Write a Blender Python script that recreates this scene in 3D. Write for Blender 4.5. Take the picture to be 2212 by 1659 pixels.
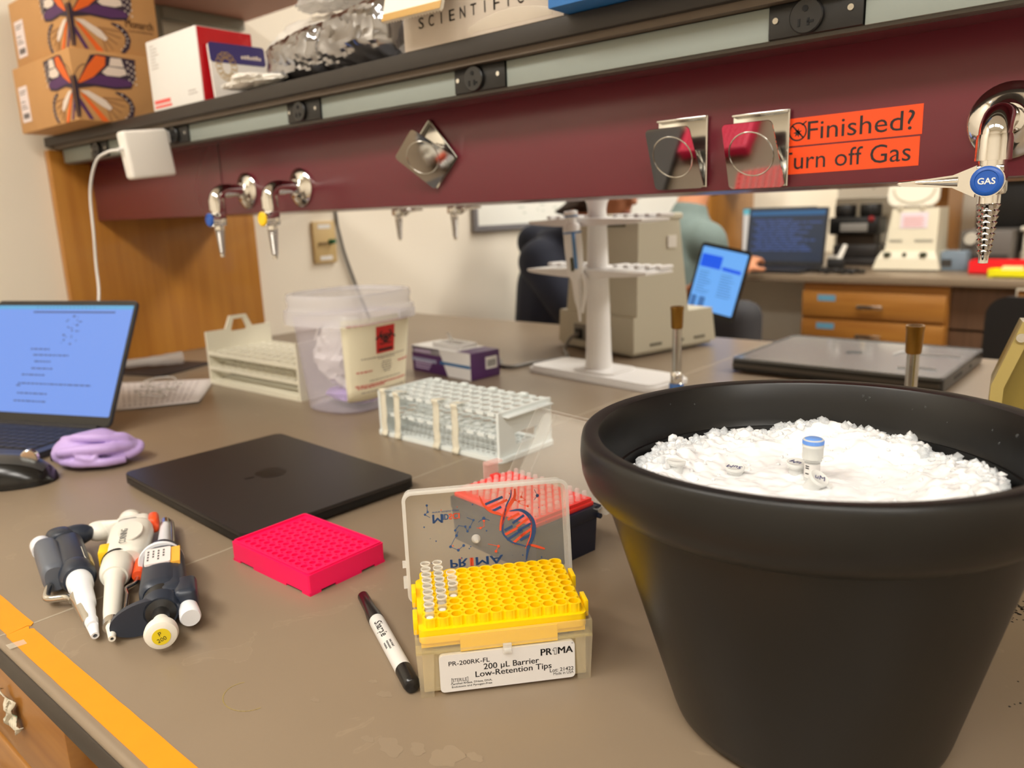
import bpy, bmesh, math, random
from math import pi, sin, cos, radians
from mathutils import Vector, Matrix, noise

# ---------------------------------------------------------------- camera, world, light, exposure
SC = bpy.context.scene
COL = SC.collection
for o in list(bpy.data.objects):
    bpy.data.objects.remove(o, do_unlink=True)

cam_d = bpy.data.cameras.new('camera')
cam = bpy.data.objects.new('camera', cam_d)
COL.objects.link(cam)
RC = Matrix(((0.76565823, -0.11349443, 0.63315597),
             (0.64223483, 0.19009299, -0.74256251),
             (-0.0360818, 0.97518391, 0.21843634)))
cam.matrix_world = Matrix.Translation((0, 0, 0.32)) @ RC.to_4x4()
cam_d.sensor_fit = 'HORIZONTAL'
cam_d.sensor_width = 36.0
cam_d.lens = 1659.68 / 2212 * 36.0
cam_d.clip_start = 0.02
cam_d.dof.use_dof = True
cam_d.dof.focus_distance = 0.56
cam_d.dof.aperture_fstop = 6.5
SC.camera = cam

world = bpy.data.worlds.new('world')
SC.world = world
world.use_nodes = True
world.node_tree.nodes['Background'].inputs[0].default_value = (1.0, 0.93, 0.85, 1)
world.node_tree.nodes['Background'].inputs[1].default_value = 0.25

LIGHT_POS = [(-1.1, -0.9), (0.4, -0.9), (1.9, -0.9), (-0.9, 2.55), (0.7, 2.55), (2.3, 2.55), (-0.9, 5.4), (1.4, 5.4)]
LIGHT_W = 25.0
CEIL = 1.85
for lx, ly in LIGHT_POS:
    ld = bpy.data.lights.new('ceiling_lamp', 'AREA')
    ld.shape = 'RECTANGLE'
    ld.size = 1.15
    ld.size_y = 0.5
    ld.energy = LIGHT_W
    ld.color = (1.0, 0.97, 0.925)
    lo = bpy.data.objects.new('ceiling_lamp', ld)
    lo.location = (lx, ly, CEIL - 0.035)
    COL.objects.link(lo)

SC.view_settings.view_transform = 'Standard'
SC.view_settings.look = 'None'
SC.view_settings.gamma = 1.0
SC.view_settings.use_curve_mapping = False
SC.view_settings.exposure = 0.0

# ---------------------------------------------------------------- helpers
random.seed(7)

def lin(c):
    return tuple(((v / 255) / 12.92 if v / 255 <= 0.04045 else ((v / 255 + 0.055) / 1.055) ** 2.4) for v in c)

MATS = {}
def mat(name, rgb, rough=0.5, metal=0.0, **k):
    if name in MATS:
        return MATS[name]
    m = bpy.data.materials.new(name)
    m.use_nodes = True
    nt = m.node_tree
    p = nt.nodes['Principled BSDF']
    base = lin(rgb) + (1,)
    p.inputs['Base Color'].default_value = base
    p.inputs['Roughness'].default_value = rough
    p.inputs['Metallic'].default_value = metal
    if 'spec' in k: p.inputs['Specular IOR Level'].default_value = k['spec']
    if 'coat' in k:
        p.inputs['Coat Weight'].default_value = k['coat']
        p.inputs['Coat Roughness'].default_value = k.get('coat_rough', 0.08)
    if 'sss' in k:
        p.inputs['Subsurface Weight'].default_value = k['sss']
        p.inputs['Subsurface Radius'].default_value = k.get('sssr', (0.01, 0.01, 0.01))
        p.inputs['Subsurface Scale'].default_value = k.get('ssss', 0.5)
    if 'trans' in k:
        p.inputs['Transmission Weight'].default_value = k['trans']
        p.inputs['IOR'].default_value = k.get('ior', 1.45)
    if 'sheen' in k: p.inputs['Sheen Weight'].default_value = k['sheen']
    if 'emit' in k:
        p.inputs['Emission Color'].default_value = lin(k.get('ecol', rgb)) + (1,)
        p.inputs['Emission Strength'].default_value = k['emit']
    # every surface carries a little procedural variation
    tc = nt.nodes.new('ShaderNodeTexCoord')
    nz = nt.nodes.new('ShaderNodeTexNoise')
    nz.inputs['Scale'].default_value = k.get('nscale', 60)
    nz.inputs['Detail'].default_value = 4
    nt.links.new(tc.outputs['Object'], nz.inputs['Vector'])
    if k.get('stretch'):
        mp = nt.nodes.new('ShaderNodeMapping')
        mp.inputs['Scale'].default_value = k['stretch']
        nt.links.new(tc.outputs['Object'], mp.inputs['Vector'])
        nt.links.new(mp.outputs['Vector'], nz.inputs['Vector'])
    var = k.get('var', 0.04)
    if var > 0:
        mx = nt.nodes.new('ShaderNodeMix')
        mx.data_type = 'RGBA'
        lo = tuple(max(0, b * (1 - var)) for b in base[:3]) + (1,)
        hi = tuple(min(1, b * (1 + var)) for b in base[:3]) + (1,)
        if 'rgb2' in k: hi = lin(k['rgb2']) + (1,)
        mx.inputs[6].default_value = lo
        mx.inputs[7].default_value = hi
        if 'ramp' in k:
            mr = nt.nodes.new('ShaderNodeMapRange')
            mr.inputs[1].default_value, mr.inputs[2].default_value = k['ramp']
            nt.links.new(nz.outputs['Fac'], mr.inputs[0])
            nt.links.new(mr.outputs[0], mx.inputs[0])
        else:
            nt.links.new(nz.outputs['Fac'], mx.inputs[0])
        nt.links.new(mx.outputs[2], p.inputs['Base Color'])
    if 'bump' in k:
        bp = nt.nodes.new('ShaderNodeBump')
        bp.inputs['Strength'].default_value = k['bump']
        bp.inputs['Distance'].default_value = k.get('bdist', 0.001)
        nt.links.new(nz.outputs['Fac'], bp.inputs['Height'])
        nt.links.new(bp.outputs['Normal'], p.inputs['Normal'])
    if 'clear' in k:                      # thin see-through plastic: part of the light goes straight on
        tr = nt.nodes.new('ShaderNodeBsdfTransparent')
        tr.inputs[0].default_value = lin(k.get('tint', (255, 255, 255))) + (1,)
        ms = nt.nodes.new('ShaderNodeMixShader')
        ms.inputs[0].default_value = k['clear']
        nt.links.new(p.outputs[0], ms.inputs[1])
        nt.links.new(tr.outputs[0], ms.inputs[2])
        nt.links.new(ms.outputs[0], nt.nodes['Material Output'].inputs['Surface'])
    MATS[name] = m
    return m

class MB:
    """collects shapes into one mesh"""
    def __init__(s):
        s.bm = bmesh.new()
        s.M = Matrix.Identity(4)
        s.mi = 0
    def _fin(s, vs, fs):
        for v in vs: v.co = s.M @ v.co
        for f in fs: f.material_index = s.mi
    def faces(s, verts, faces):
        vs = [s.bm.verts.new(v) for v in verts]
        fs = []
        for f in faces:
            try: fs.append(s.bm.faces.new([vs[i] for i in f]))
            except ValueError: pass
        s._fin(vs, fs)
        return vs, fs
    def box(s, x0, y0, z0, x1, y1, z1, bev=0.0, seg=2):
        b = bmesh.new()
        co = [(x0, y0, z0), (x1, y0, z0), (x1, y1, z0), (x0, y1, z0), (x0, y0, z1), (x1, y0, z1), (x1, y1, z1), (x0, y1, z1)]
        vs = [b.verts.new(c) for c in co]
        for f in ((3, 2, 1, 0), (4, 5, 6, 7), (0, 1, 5, 4), (1, 2, 6, 5), (2, 3, 7, 6), (3, 0, 4, 7)):
            b.faces.new([vs[i] for i in f])
        if bev > 0:
            bmesh.ops.bevel(b, geom=list(b.edges), offset=bev, segments=seg, affect='EDGES', profile=0.5)
        s.add(b)
        return s
    def add(s, b):
        b.verts.index_update()
        s.faces([v.co.copy() for v in b.verts], [[v.index for v in f.verts] for f in b.faces])
        b.free()
    def frust(s, bot, top, z0, z1):
        """closed solid between two rectangles (x0,y0,x1,y1)"""
        def r(q, z): return [(q[0], q[1], z), (q[2], q[1], z), (q[2], q[3], z), (q[0], q[3], z)]
        s.faces(r(bot, z0) + r(top, z1), [(3, 2, 1, 0), (4, 5, 6, 7), (0, 1, 5, 4), (1, 2, 6, 5), (2, 3, 7, 6), (3, 0, 4, 7)])
        return s
    def lathe(s, prof, n=32, cap0=True, cap1=True, M=None):
        vs = []
        fs = []
        k = len(prof)
        for i in range(n):
            a = 2 * pi * i / n
            for r, z in prof: vs.append(Vector((r * cos(a), r * sin(a), z)))
        for i in range(n):
            j = (i + 1) % n
            for q in range(k - 1):
                fs.append((i * k + q, j * k + q, j * k + q + 1, i * k + q + 1))
        if cap0: fs.append([i * k for i in range(n)][::-1])
        if cap1: fs.append([i * k + k - 1 for i in range(n)])
        if M is not None: vs = [M @ v for v in vs]
        s.faces(vs, fs)
        return s
    def cyl(s, p0, p1, r0, r1=None, n=20, cap=True):
        p0 = Vector(p0); p1 = Vector(p1)
        d = p1 - p0
        if r1 is None: r1 = r0
        M = Matrix.Translation(p0) @ d.to_track_quat('Z', 'Y').to_matrix().to_4x4()
        return s.lathe([(r0, 0), (r1, d.length)], n, cap, cap, M)
    def axis(s, p0, p1, prof, n=24, cap=True, roll=0):
        """lathe of (r, t) with t a length along p0->p1"""
        p0 = Vector(p0); d = Vector(p1) - p0
        M = Matrix.Translation(p0) @ d.to_track_quat('Z', 'Y').to_matrix().to_4x4()
        return s.lathe(prof, n, cap, cap, M)
    def ball(s, c, r, n=16, m=10):
        if not hasattr(r, '__len__'): r = (r, r, r)
        b = bmesh.new()
        bmesh.ops.create_uvsphere(b, u_segments=n, v_segments=m, radius=1)
        for v in b.verts: v.co = Vector((c[0] + v.co.x * r[0], c[1] + v.co.y * r[1], c[2] + v.co.z * r[2]))
        s.add(b)
        return s
    def tube(s, pts, r, n=10, smooth=6, closed=False):
        P = [Vector(p) for p in pts]
        if smooth and len(P) > 2:
            Q = []
            m = len(P)
            rng = range(m) if closed else range(m - 1)
            for i in rng:
                a = P[(i - 1) % m] if (closed or i > 0) else P[0]
                b_, c = P[i], P[(i + 1) % m]
                d = P[(i + 2) % m] if (closed or i + 2 < m) else P[-1]
                for t in range(smooth):
                    u = t / smooth
                    Q.append(0.5 * ((2 * b_) + (-a + c) * u + (2 * a - 5 * b_ + 4 * c - d) * u * u + (-a + 3 * b_ - 3 * c + d) * u ** 3))
            if not closed: Q.append(P[-1])
            P = Q
        m = len(P)
        vs = []
        nrm = None
        for i in range(m):
            if closed: t = P[(i + 1) % m] - P[i - 1]
            else: t = P[min(i + 1, m - 1)] - P[max(i - 1, 0)]
            if t.length < 1e-9: t = Vector((0, 0, 1))
            t.normalize()
            if nrm is None:
                nrm = t.orthogonal().normalized()
            else:
                nrm = (nrm - t * nrm.dot(t))
                nrm = nrm.normalized() if nrm.length > 1e-9 else t.orthogonal().normalized()
            bn = t.cross(nrm)
            rr = r[min(len(r) - 1, int(i * len(r) / m))] if hasattr(r, '__len__') else r
            for k in range(n):
                a = 2 * pi * k / n
                vs.append(P[i] + nrm * (cos(a) * rr) + bn * (sin(a) * rr))
        fs = []
        for i in range(m if closed else m - 1):
            j = (i + 1) % m
            for k in range(n):
                l = (k + 1) % n
                fs.append((i * n + k, i * n + l, j * n + l, j * n + k))
        if not closed:
            fs.append([k for k in range(n)][::-1])
            fs.append([(m - 1) * n + k for k in range(n)])
        s.faces(vs, fs)
        return s
    def prism(s, poly, z0, z1, M=None):
        n = len(poly)
        vs = [Vector((p[0], p[1], z0)) for p in poly] + [Vector((p[0], p[1], z1)) for p in poly]
        if M is not None: vs = [M @ v for v in vs]
        fs = [list(range(n))[::-1], list(range(n, 2 * n))] + [(i, (i + 1) % n, n + (i + 1) % n, n + i) for i in range(n)]
        s.faces(vs, fs)
        return s
    def frame(s, outer, inner, z0, z1, M=None):
        """prism ring between two outlines with the same number of points"""
        n = len(outer)
        vs = []
        for z in (z0, z1):
            for p in list(outer) + list(inner): vs.append(Vector((p[0], p[1], z)))
        if M is not None: vs = [M @ v for v in vs]
        fs = []
        N = 2 * n
        for i in range(n):
            j = (i + 1) % n
            fs += [(i, n + i, n + j, j), (N + i, N + j, N + n + j, N + n + i), (i, j, N + j, N + i), (n + i, N + n + i, N + n + j, n + j)]
        s.faces(vs, fs)
        return s
    def holes(s, nx, ny, px, py, r, z0, z1, n=16, square=False, x0=0, y0=0):
        """plate of nx*ny cells with a hole in each; cell (0,0) starts at x0,y0"""
        for i in range(nx):
            for j in range(ny):
                cx = x0 + (i + .5) * px
                cy = y0 + (j + .5) * py
                out = []
                inn = []
                for k in range(n):
                    a = 2 * pi * (k + .5) / n
                    c, d = cos(a), sin(a)
                    q = max(abs(c), abs(d))
                    out.append((cx + c / q * px / 2, cy + d / q * py / 2))
                    inn.append((cx + (c / q if square else c) * r, cy + (d / q if square else d) * r))
                s.frame(out, inn, z0, z1)
        return s
    def sheet(s, nu, nv, fn, thick=0.0):
        vs = [Vector(fn(i / (nu - 1), j / (nv - 1))) for j in range(nv) for i in range(nu)]
        fs = [(j * nu + i, j * nu + i + 1, (j + 1) * nu + i + 1, (j + 1) * nu + i) for j in range(nv - 1) for i in range(nu - 1)]
        s.faces(vs, fs)
        return s
    def build(s, name, m, parent=None, smooth=40, loc=None):
        bmesh.ops.recalc_face_normals(s.bm, faces=s.bm.faces) if len(s.bm.faces) < 60000 else None
        me = bpy.data.meshes.new(name)
        s.bm.to_mesh(me)
        s.bm.free()
        for q in (m if isinstance(m, (list, tuple)) else [m]): me.materials.append(q)
        if smooth:
            me.polygons.foreach_set('use_smooth', [True] * len(me.polygons))
            me.set_sharp_from_angle(angle=radians(smooth))
        o = bpy.data.objects.new(name, me)
        COL.objects.link(o)
        if parent is not None: o.parent = parent
        if loc is not None: o.location = loc
        return o

def tag(o, label=None, cat=None, group=None, kind=None):
    if label: o['label'] = label
    if cat: o['category'] = cat
    if group: o['group'] = group
    if kind: o['kind'] = kind
    return o

def thing(name, label, cat, loc=(0, 0, 0), rotz=0.0, group=None, rot=None):
    o = bpy.data.objects.new(name, None)
    o.empty_display_size = 0.02
    COL.objects.link(o)
    o.location = loc
    o.rotation_euler = rot if rot else (0, 0, rotz)
    return tag(o, label, cat, group)

def copy_tree(o, parent=None):
    c = o.copy()
    COL.objects.link(c)
    if parent is not None: c.parent = parent
    for ch in list(o.children): copy_tree(ch, c)
    return c

def MF(o, u, v):
    """matrix with origin o, x axis u, y axis v"""
    u = Vector(u).normalized()
    v = Vector(v)
    v = (v - u * v.dot(u)).normalized()
    n = u.cross(v)
    M = Matrix((u, v, n)).transposed().to_4x4()
    M.translation = Vector(o)
    return M

def text_bm(body, size, M=None, ax='LEFT', ay='BOTTOM_BASELINE', bold=0.0, shear=0.0, depth=0.0002, sx=1.0, space=1.0):
    cu = bpy.data.curves.new('lettering', 'FONT')
    cu.body = body
    cu.size = size
    cu.align_x = ax
    cu.align_y = ay
    cu.offset = bold
    cu.shear = shear
    cu.space_character = space
    cu.resolution_u = 3
    cu.extrude = depth / 2
    t = bpy.data.objects.new('lettering', cu)
    COL.objects.link(t)
    bpy.context.view_layer.update()
    me = bpy.data.meshes.new_from_object(t.evaluated_get(bpy.context.evaluated_depsgraph_get()))
    b = bmesh.new()
    b.from_mesh(me)
    for v in b.verts:
        v.co.x *= sx
        if M is not None: v.co = M @ v.co
    bpy.data.objects.remove(t, do_unlink=True)
    bpy.data.meshes.remove(me)
    bpy.data.curves.remove(cu)
    return b

def letters(mb, body, size, M=None, **k):
    mb.add(text_bm(body, size, M, **k))
    return mb

def fit(mb, body, M, x0, y0, width, cap, bold=0.0, depth=.0002, shear=0.0):
    """lettering stretched to a given width and capital height, left end at x0, baseline y0"""
    for dx in ((-bold, 0, bold) if bold else (0,)):
        b = text_bm(body, 1.0, None, shear=shear, depth=depth + abs(dx) * .01)
        xs_ = [v.co.x for v in b.verts]
        a, c = min(xs_), max(xs_)
        for v in b.verts:
            v.co = M @ Vector((x0 + dx + (v.co.x - a) * width / (c - a), y0 + v.co.y * cap / .682, v.co.z))
        mb.add(b)
    return mb

def rrect(x0, y0, x1, y1, r, n=5):
    out = []
    for cx, cy, a0 in ((x1 - r, y1 - r, 0), (x0 + r, y1 - r, 90), (x0 + r, y0 + r, 180), (x1 - r, y0 + r, 270)):
        for k in range(n + 1):
            a = radians(a0 + 90 * k / n)
            out.append((cx + r * cos(a), cy + r * sin(a)))
    return out

def ellipse(cx, cy, rx, ry, n=24, a0=0):
    return [(cx + rx * cos(2 * pi * k / n) * cos(a0) - ry * sin(2 * pi * k / n) * sin(a0),
             cy + rx * cos(2 * pi * k / n) * sin(a0) + ry * sin(2 * pi * k / n) * cos(a0)) for k in range(n)]

def stroke(pts, w):
    """flat outline polygons (quads) following a 2d polyline"""
    out = []
    for a, b in zip(pts, pts[1:]):
        a = Vector(a[:2]); b = Vector(b[:2])
        d = b - a
        if d.length < 1e-9: continue
        d.normalize()
        n = Vector((-d.y, d.x)) * (w / 2)
        a2 = a - d * w * .2
        b2 = b + d * w * .2
        out.append([tuple(a2 + n), tuple(a2 - n), tuple(b2 - n), tuple(b2 + n)])
    return out

ORD = ['first', 'second', 'third', 'fourth', 'fifth', 'sixth', 'seventh', 'eighth', 'ninth', 'tenth', 'eleventh', 'twelfth']

# ---------------------------------------------------------------- materials
def wood(name, c1, c2, scale=(40, 40, 2.2), rough=0.38):
    m = mat(name, c1, rough, rgb2=c2, var=0.12, nscale=1.0, stretch=scale, ramp=(0.32, 0.7), coat=0.25, bump=0.05)
    return m

M_bench = bpy.data.materials.new('bench_resin')
M_bench.use_nodes = True
def _bench():
    nt = M_bench.node_tree
    p = nt.nodes['Principled BSDF']
    p.inputs['Roughness'].default_value = 0.36
    tc = nt.nodes.new('ShaderNodeTexCoord')
    n1 = nt.nodes.new('ShaderNodeTexNoise'); n1.inputs['Scale'].default_value = 5.0; n1.inputs['Detail'].default_value = 6
    n2 = nt.nodes.new('ShaderNodeTexNoise'); n2.inputs['Scale'].default_value = 17.0; n2.inputs['Detail'].default_value = 5; n2.inputs['Distortion'].default_value = 0.8
    for n in (n1, n2): nt.links.new(tc.outputs['Object'], n.inputs['Vector'])
    mx = nt.nodes.new('ShaderNodeMix'); mx.data_type = 'RGBA'
    mx.inputs[6].default_value = lin((130, 113, 93)) + (1,)
    mx.inputs[7].default_value = lin((142, 125, 104)) + (1,)
    nt.links.new(n1.outputs['Fac'], mx.inputs[0])
    # thin outlines of dried drops
    rp = nt.nodes.new('ShaderNodeValToRGB')
    e = rp.color_ramp.elements
    e[0].position = 0.655; e[0].color = (0, 0, 0, 1)
    e[1].position = 0.665; e[1].color = (1, 1, 1, 1)
    e2 = rp.color_ramp.elements.new(0.675); e2.color = (0.25, 0.25, 0.25, 1)
    nt.links.new(n2.outputs['Fac'], rp.inputs[0])
    m2 = nt.nodes.new('ShaderNodeMix'); m2.data_type = 'RGBA'
    m2.inputs[7].default_value = lin((160, 142, 118)) + (1,)
    mu = nt.nodes.new('ShaderNodeMath'); mu.operation = 'MULTIPLY'; mu.inputs[1].default_value = 0.35
    nt.links.new(rp.outputs[0], mu.inputs[0])
    nt.links.new(mu.outputs[0], m2.inputs[0])
    nt.links.new(mx.outputs[2], m2.inputs[6])
    nt.links.new(m2.outputs[2], p.inputs['Base Color'])
_bench()
M_oak = wood('oak', (196, 134, 50), (164, 104, 32))
M_oak_far = wood('oak_far', (178, 122, 52), (150, 96, 36), scale=(3, 40, 40))
M_wall = mat('wall_paint', (240, 231, 214), 0.75, var=0.015, nscale=3)
M_white = mat('white_plastic', (238, 236, 232), 0.38, var=0.01)
M_black = mat('black_plastic', (17, 16, 16), 0.4)
M_chrome = mat('chrome', (222, 220, 216), 0.06, 1.0, var=0.0)
M_steel = mat('steel', (200, 198, 192), 0.16, 1.0, var=0.01)
M_navy = mat('dark_navy_plastic', (40, 48, 62), 0.42)
M_ink = mat('black_ink', (18, 17, 17), 0.6, var=0.0)
M_paper = mat('label_paper', (226, 222, 218), 0.6, var=0.01)
M_maroon = mat('maroon_laminate', (102, 35, 46), 0.27, var=0.03, nscale=8)
M_beige = mat('beige_metal', (190, 182, 158), 0.5, var=0.02)
# ---------------------------------------------------------------- the room
FLOOR = -0.92
XL, XR, YF, YB = -1.935, 3.6, -2.6, 6.6
def struct(name, mb, m, **k):
    o = mb.build(name, m, **k)
    o['kind'] = 'structure'
    return o
b = MB(); b.box(XL - .1, YF - .1, FLOOR - .1, XR + .1, YB + .1, FLOOR)
struct('floor', b, mat('floor_tile', (168, 158, 144), 0.4, var=.06, nscale=9))
b = MB(); b.box(XL - .1, YF - .1, CEIL, XR + .1, YB + .1, CEIL + .1)
struct('ceiling', b, mat('ceiling_tile', (228, 224, 214), 0.9, var=.02, nscale=80))
for nm, q in (('wall_left', (XL - .1, YF, FLOOR, XL, YB, CEIL)), ('wall_right', (XR, YF, FLOOR, XR + .1, YB, CEIL)),
              ('wall_front', (XL - .1, YF - .1, FLOOR, XR + .1, YF, CEIL)), ('wall_back', (XL - .1, YB, FLOOR, XR + .1, YB + .1, CEIL))):
    b = MB(); b.box(*q); struct(nm, b, M_wall)
b = MB(); b.box(XL, YF, FLOOR, XL + .012, YB, FLOOR + .1)
struct('baseboard_left', b, mat('baseboard_vinyl', (60, 52, 48), .5))
M_diff = mat('lamp_diffuser', (255, 246, 230), .6, emit=5.0, var=0)
for i, (lx, ly) in enumerate(LIGHT_POS):
    t = thing('ceiling_light', 'recessed ceiling light panel', 'light', (lx, ly, CEIL), group='ceiling light panels')
    b = MB(); b.frame([(-.62, -.3), (.62, -.3), (.62, .3), (-.62, .3)], [(-.59, -.27), (.59, -.27), (.59, .27), (-.59, .27)], -.02, 0)
    b.build('frame', M_white, t)
    b = MB(); b.box(-.59, -.27, -.008, .59, .27, -.002)
    b.build('diffuser', M_diff, t)

# ---------------------------------------------------------------- the near bench
BX0, BX1, BY0, BY1 = -1.933, 1.6, 0.153, 1.76
t = thing('worktop', 'brown-grey resin laboratory worktop running across the whole foreground', 'worktop', (0, 0, 0))
b = MB(); b.box(BX0, BY0, -.026, BX1, BY1, 0, .004, 3)
b.build('slab', M_bench, t)
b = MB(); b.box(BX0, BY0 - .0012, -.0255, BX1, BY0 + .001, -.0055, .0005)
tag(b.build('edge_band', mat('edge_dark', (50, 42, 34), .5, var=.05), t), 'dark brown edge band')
b = MB(); b.box(-.6895, BY0 + .004, -.01, -.6870, BY1 - .003, .0002)
o = b.build('joint_strip', mat('joint_filler', (166, 154, 134), .5), t)
tag(o, 'paler filled joint between the two slabs')

def cabinet(nm, label, x0, x1, yf, yb, heights, m, group=None, tape=False, z1=-.03, handle_z=.5):
    t = thing(nm, label, 'cabinet', ((x0 + x1) / 2, yf, FLOOR), group=group)
    w = (x1 - x0) / 2
    H = z1 - FLOOR
    b = MB(); b.box(-w, .02 if yb > yf else -.02, .08, w, yb - yf, H)
    b.build('body', m, t)
    z = H
    s = 1 if yb > yf else -1
    for h in heights:
        b = MB(); b.box(-w + .004, min(0, s * .02), z - h + .004, w - .004, max(0, s * .02), z - .004, .002)
        d = b.build('drawer', m, t)
        b = MB()
        zz = z - h * handle_z
        b.tube([(-.055, 0, zz), (-.055, -s * .024, zz), (.055, -s * .024, zz), (.055, 0, zz)], .0055, 10, 0)
        b.build('handle', M_steel, d)
        if tape:
            b = MB(); b.box(-w + .05, -s * .0006, z - h * .42, -w + .15, 0, z - h * .42 + .028)
            o = b.build('tape_label', mat('blue_tape', (110, 165, 190), .6), d)
            tag(o, 'strip of blue tape')
        z -= h
    return t
M_oak_drawer = wood('oak_drawer', (168, 114, 50), (136, 86, 34), scale=(4, 30, 55))
cabinet('drawer_cabinet', 'oak drawer cabinet under the near bench edge below the orange tape', -1.20, -.592, .163, .72, [.108, .16, .2, .2], M_oak_drawer)
cabinet('drawer_cabinet', 'oak drawer cabinet under the near bench beside the left wall', -1.90, -1.21, .163, .72, [.108, .16, .2, .2], M_oak_drawer)
# dark kneehole apron behind the open space
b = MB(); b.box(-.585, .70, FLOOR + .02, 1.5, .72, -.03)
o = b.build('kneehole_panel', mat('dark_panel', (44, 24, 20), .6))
tag(o, 'dark maroon back panel of the open knee space under the bench', 'panel')
b = MB(); b.box(BX0 + .03, .75, FLOOR + .0, BX1 - .05, 1.70, -.03)
o = b.build('bench_carcass', M_oak)
tag(o, 'oak carcass holding up the rear half of the near bench', 'bench')

def tape_piece(nm, pts_in, pts_out, label):
    b = MB(); b.prism(pts_out + pts_in[::-1], .0002, .0007)
    o = b.build(nm, mat('orange_tape', (240, 150, 6), .55, var=.05, nscale=40, bump=.03), smooth=0)
    return tag(o, label, 'tape', 'orange tape along the bench edge')
random.seed(3)
def ragged(x0, x1, y, a, n=40):
    return [(x0 + (x1 - x0) * i / n, y + random.uniform(-a, a)) for i in range(n + 1)]
tape_piece('tape_strip', [(-1.3, .1815)] + ragged(-1.25, -.6885, .1815, .00018) + [(-.6845, .1785), (-.687, .1765)],
           [(-1.3, .1605)] + ragged(-1.25, -.684, .1607, .00012), 'short orange tape strip ending in a tear at the bench joint')
tape_piece('tape_strip', [(-.6858, .1762), (-.6838, .1768), (-.680, .1755), (-.6775, .1783)] + ragged(-.674, -.05, .1780, .00018), [(-.684, .1605)] + ragged(-.682, -.05, .1597, .00012),
           'long orange tape strip along the bench edge towards the bottom corner')
# dried marks on the worktop
wt = bpy.data.objects['worktop']
b = MB()
random.seed(44)
def blotch(cx, cy, r, k=14, s=1.0):
    return [(cx + r * random.uniform(.65, 1.25) * cos(2 * pi * i / k) * s, cy + r * random.uniform(.65, 1.25) * sin(2 * pi * i / k)) for i in range(k)]
for cx, cy, r in ((-.333, .262, .009), (-.318, .271, .006), (-.299, .277, .011), (-.350, .258, .004), (-.285, .287, .005), (-.377, .295, .005), (-.41, .262, .003), (-.395, .30, .003)):
    ph = random.uniform(0, 6)
    P_ = [(cx + r * (1 + .22 * sin(2 * a + ph) + .12 * sin(5 * a + ph * 2) + .05 * sin(9 * a)) * cos(a), cy + r * .75 * (1 + .22 * sin(2 * a + ph) + .12 * sin(5 * a + ph * 2)) * sin(a)) for a in [2 * pi * i / 48 for i in range(48)]]
    b.prism(P_, .0001, .00016)
tag(b.build('dried_spots', mat('spot_pale', (145, 128, 107), .42, var=0), wt, smooth=0), 'slightly paler spots left by dried drops')
b = MB()
arc = [(-.452 + .019 * cos(a), .236 + .015 * sin(a)) for a in [radians(150 + 12 * k) for k in range(18)]]
for q in stroke(arc, .0008): b.prism(q, .0001, .00016)
tag(b.build('yellow_arc', mat('stain_yellow', (158, 138, 88), .5, var=0), wt, smooth=0), 'yellowish arc-shaped stain')
b = MB()
for k in range(34):
    cx, cy = random.gauss(-.055, .007), random.gauss(.668, .010)
    b.prism(blotch(cx, cy, random.uniform(.0005, .0018), 8), .0001, .00016)
for k in range(6): b.prism(blotch(-.044 + .004 * k * random.random(), .53 + .012 * random.random() * k, random.uniform(.0005, .0012), 8), .0001, .00016)
b.prism([(-.031, .500), (-.028, .512), (-.022, .520), (-.026, .511)], .0001, .00016)
tag(b.build('ink_specks', mat('ink_speck', (38, 34, 32), .6, var=0), wt, smooth=0), 'dark ink specks')
# clear tape bit and torn tape on the drawer
b = MB(); b.prism([(-.667, .1545), (-.657, .1545), (-.6555, .166), (-.6645, .1665)], .00075, .00095)
o = b.build('clear_tape', mat('clear_tape', (235, 225, 205), .2, clear=.72), smooth=0)
tag(o, 'small piece of clear sticky tape over the orange strip at the bench edge', 'tape')
b = MB()
def crum(u, v):
    x = -.712 + .030 * (u - .5) * (1 + .35 * sin(9 * v + 2 * u)); z = -.066 - .030 * v + .004 * sin(9 * u + 5 * v)
    return (x + .004 * v, .1620 - .0045 * abs(sin(6 * u + 9 * v)) - .0010, z)
b.sheet(9, 12, crum)
o = b.build('masking_tape_scrap', mat('masking_tape', (214, 204, 182), .7, rgb2=(120, 148, 120), var=.1, nscale=90, ramp=(.6, .66)), smooth=20)
o.modifiers.new('solid', 'SOLIDIFY').thickness = .0006
tag(o, 'crumpled scrap of masking tape stuck to the oak drawer front', 'tape')

# ---------------------------------------------------------------- superstructure in the middle of the bench
b = MB(); b.box(-1.934, .697, 0.0003, -1.910, 1.186, .4895, .0015)
o = b.build('end_panel', M_oak)
tag(o, 'upright oak end panel standing on the bench against the wall', 'panel')
t = thing('service_rail', 'long maroon service rail hanging under the dark shelf', 'service rail', (-.2, .78, .334))
b = MB(); b.box(-1.7097, 0, 0, 1.7, .32, .128, .001); b.box(-1.7097, .06, .128, 1.7, .30, .1557); b.box(-1.690, -.040, .1245, 1.7, 0, .128)
b.build('rail_panel', M_maroon, t)
b = MB()
for x in (-1.15,): b.box(x - .0012, -.0006, .002, x + .0012, .001, .126)
b.build('panel_joint', mat('maroon_dark', (58, 12, 22), .4), t)
t = thing('shelf', 'dark brown shelf board above the maroon rail holding boxes and bags', 'shelf', (-.2, .70, .497))
b = MB(); b.box(-1.733, 0, 0, 1.7, .486, .020, .0015)
b.build('board', mat('shelf_laminate', (42, 37, 33), .5, var=.05), t)
b = MB(); b.box(-1.70, .008, -.007, 1.7, .40, 0)
b.build('underlayment', mat('shelf_under', (100, 88, 76), .6), t)
t = thing('power_raceway', 'grey power raceway with black sockets along the top of the maroon rail', 'raceway', (-.2, .72, .460))
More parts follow.
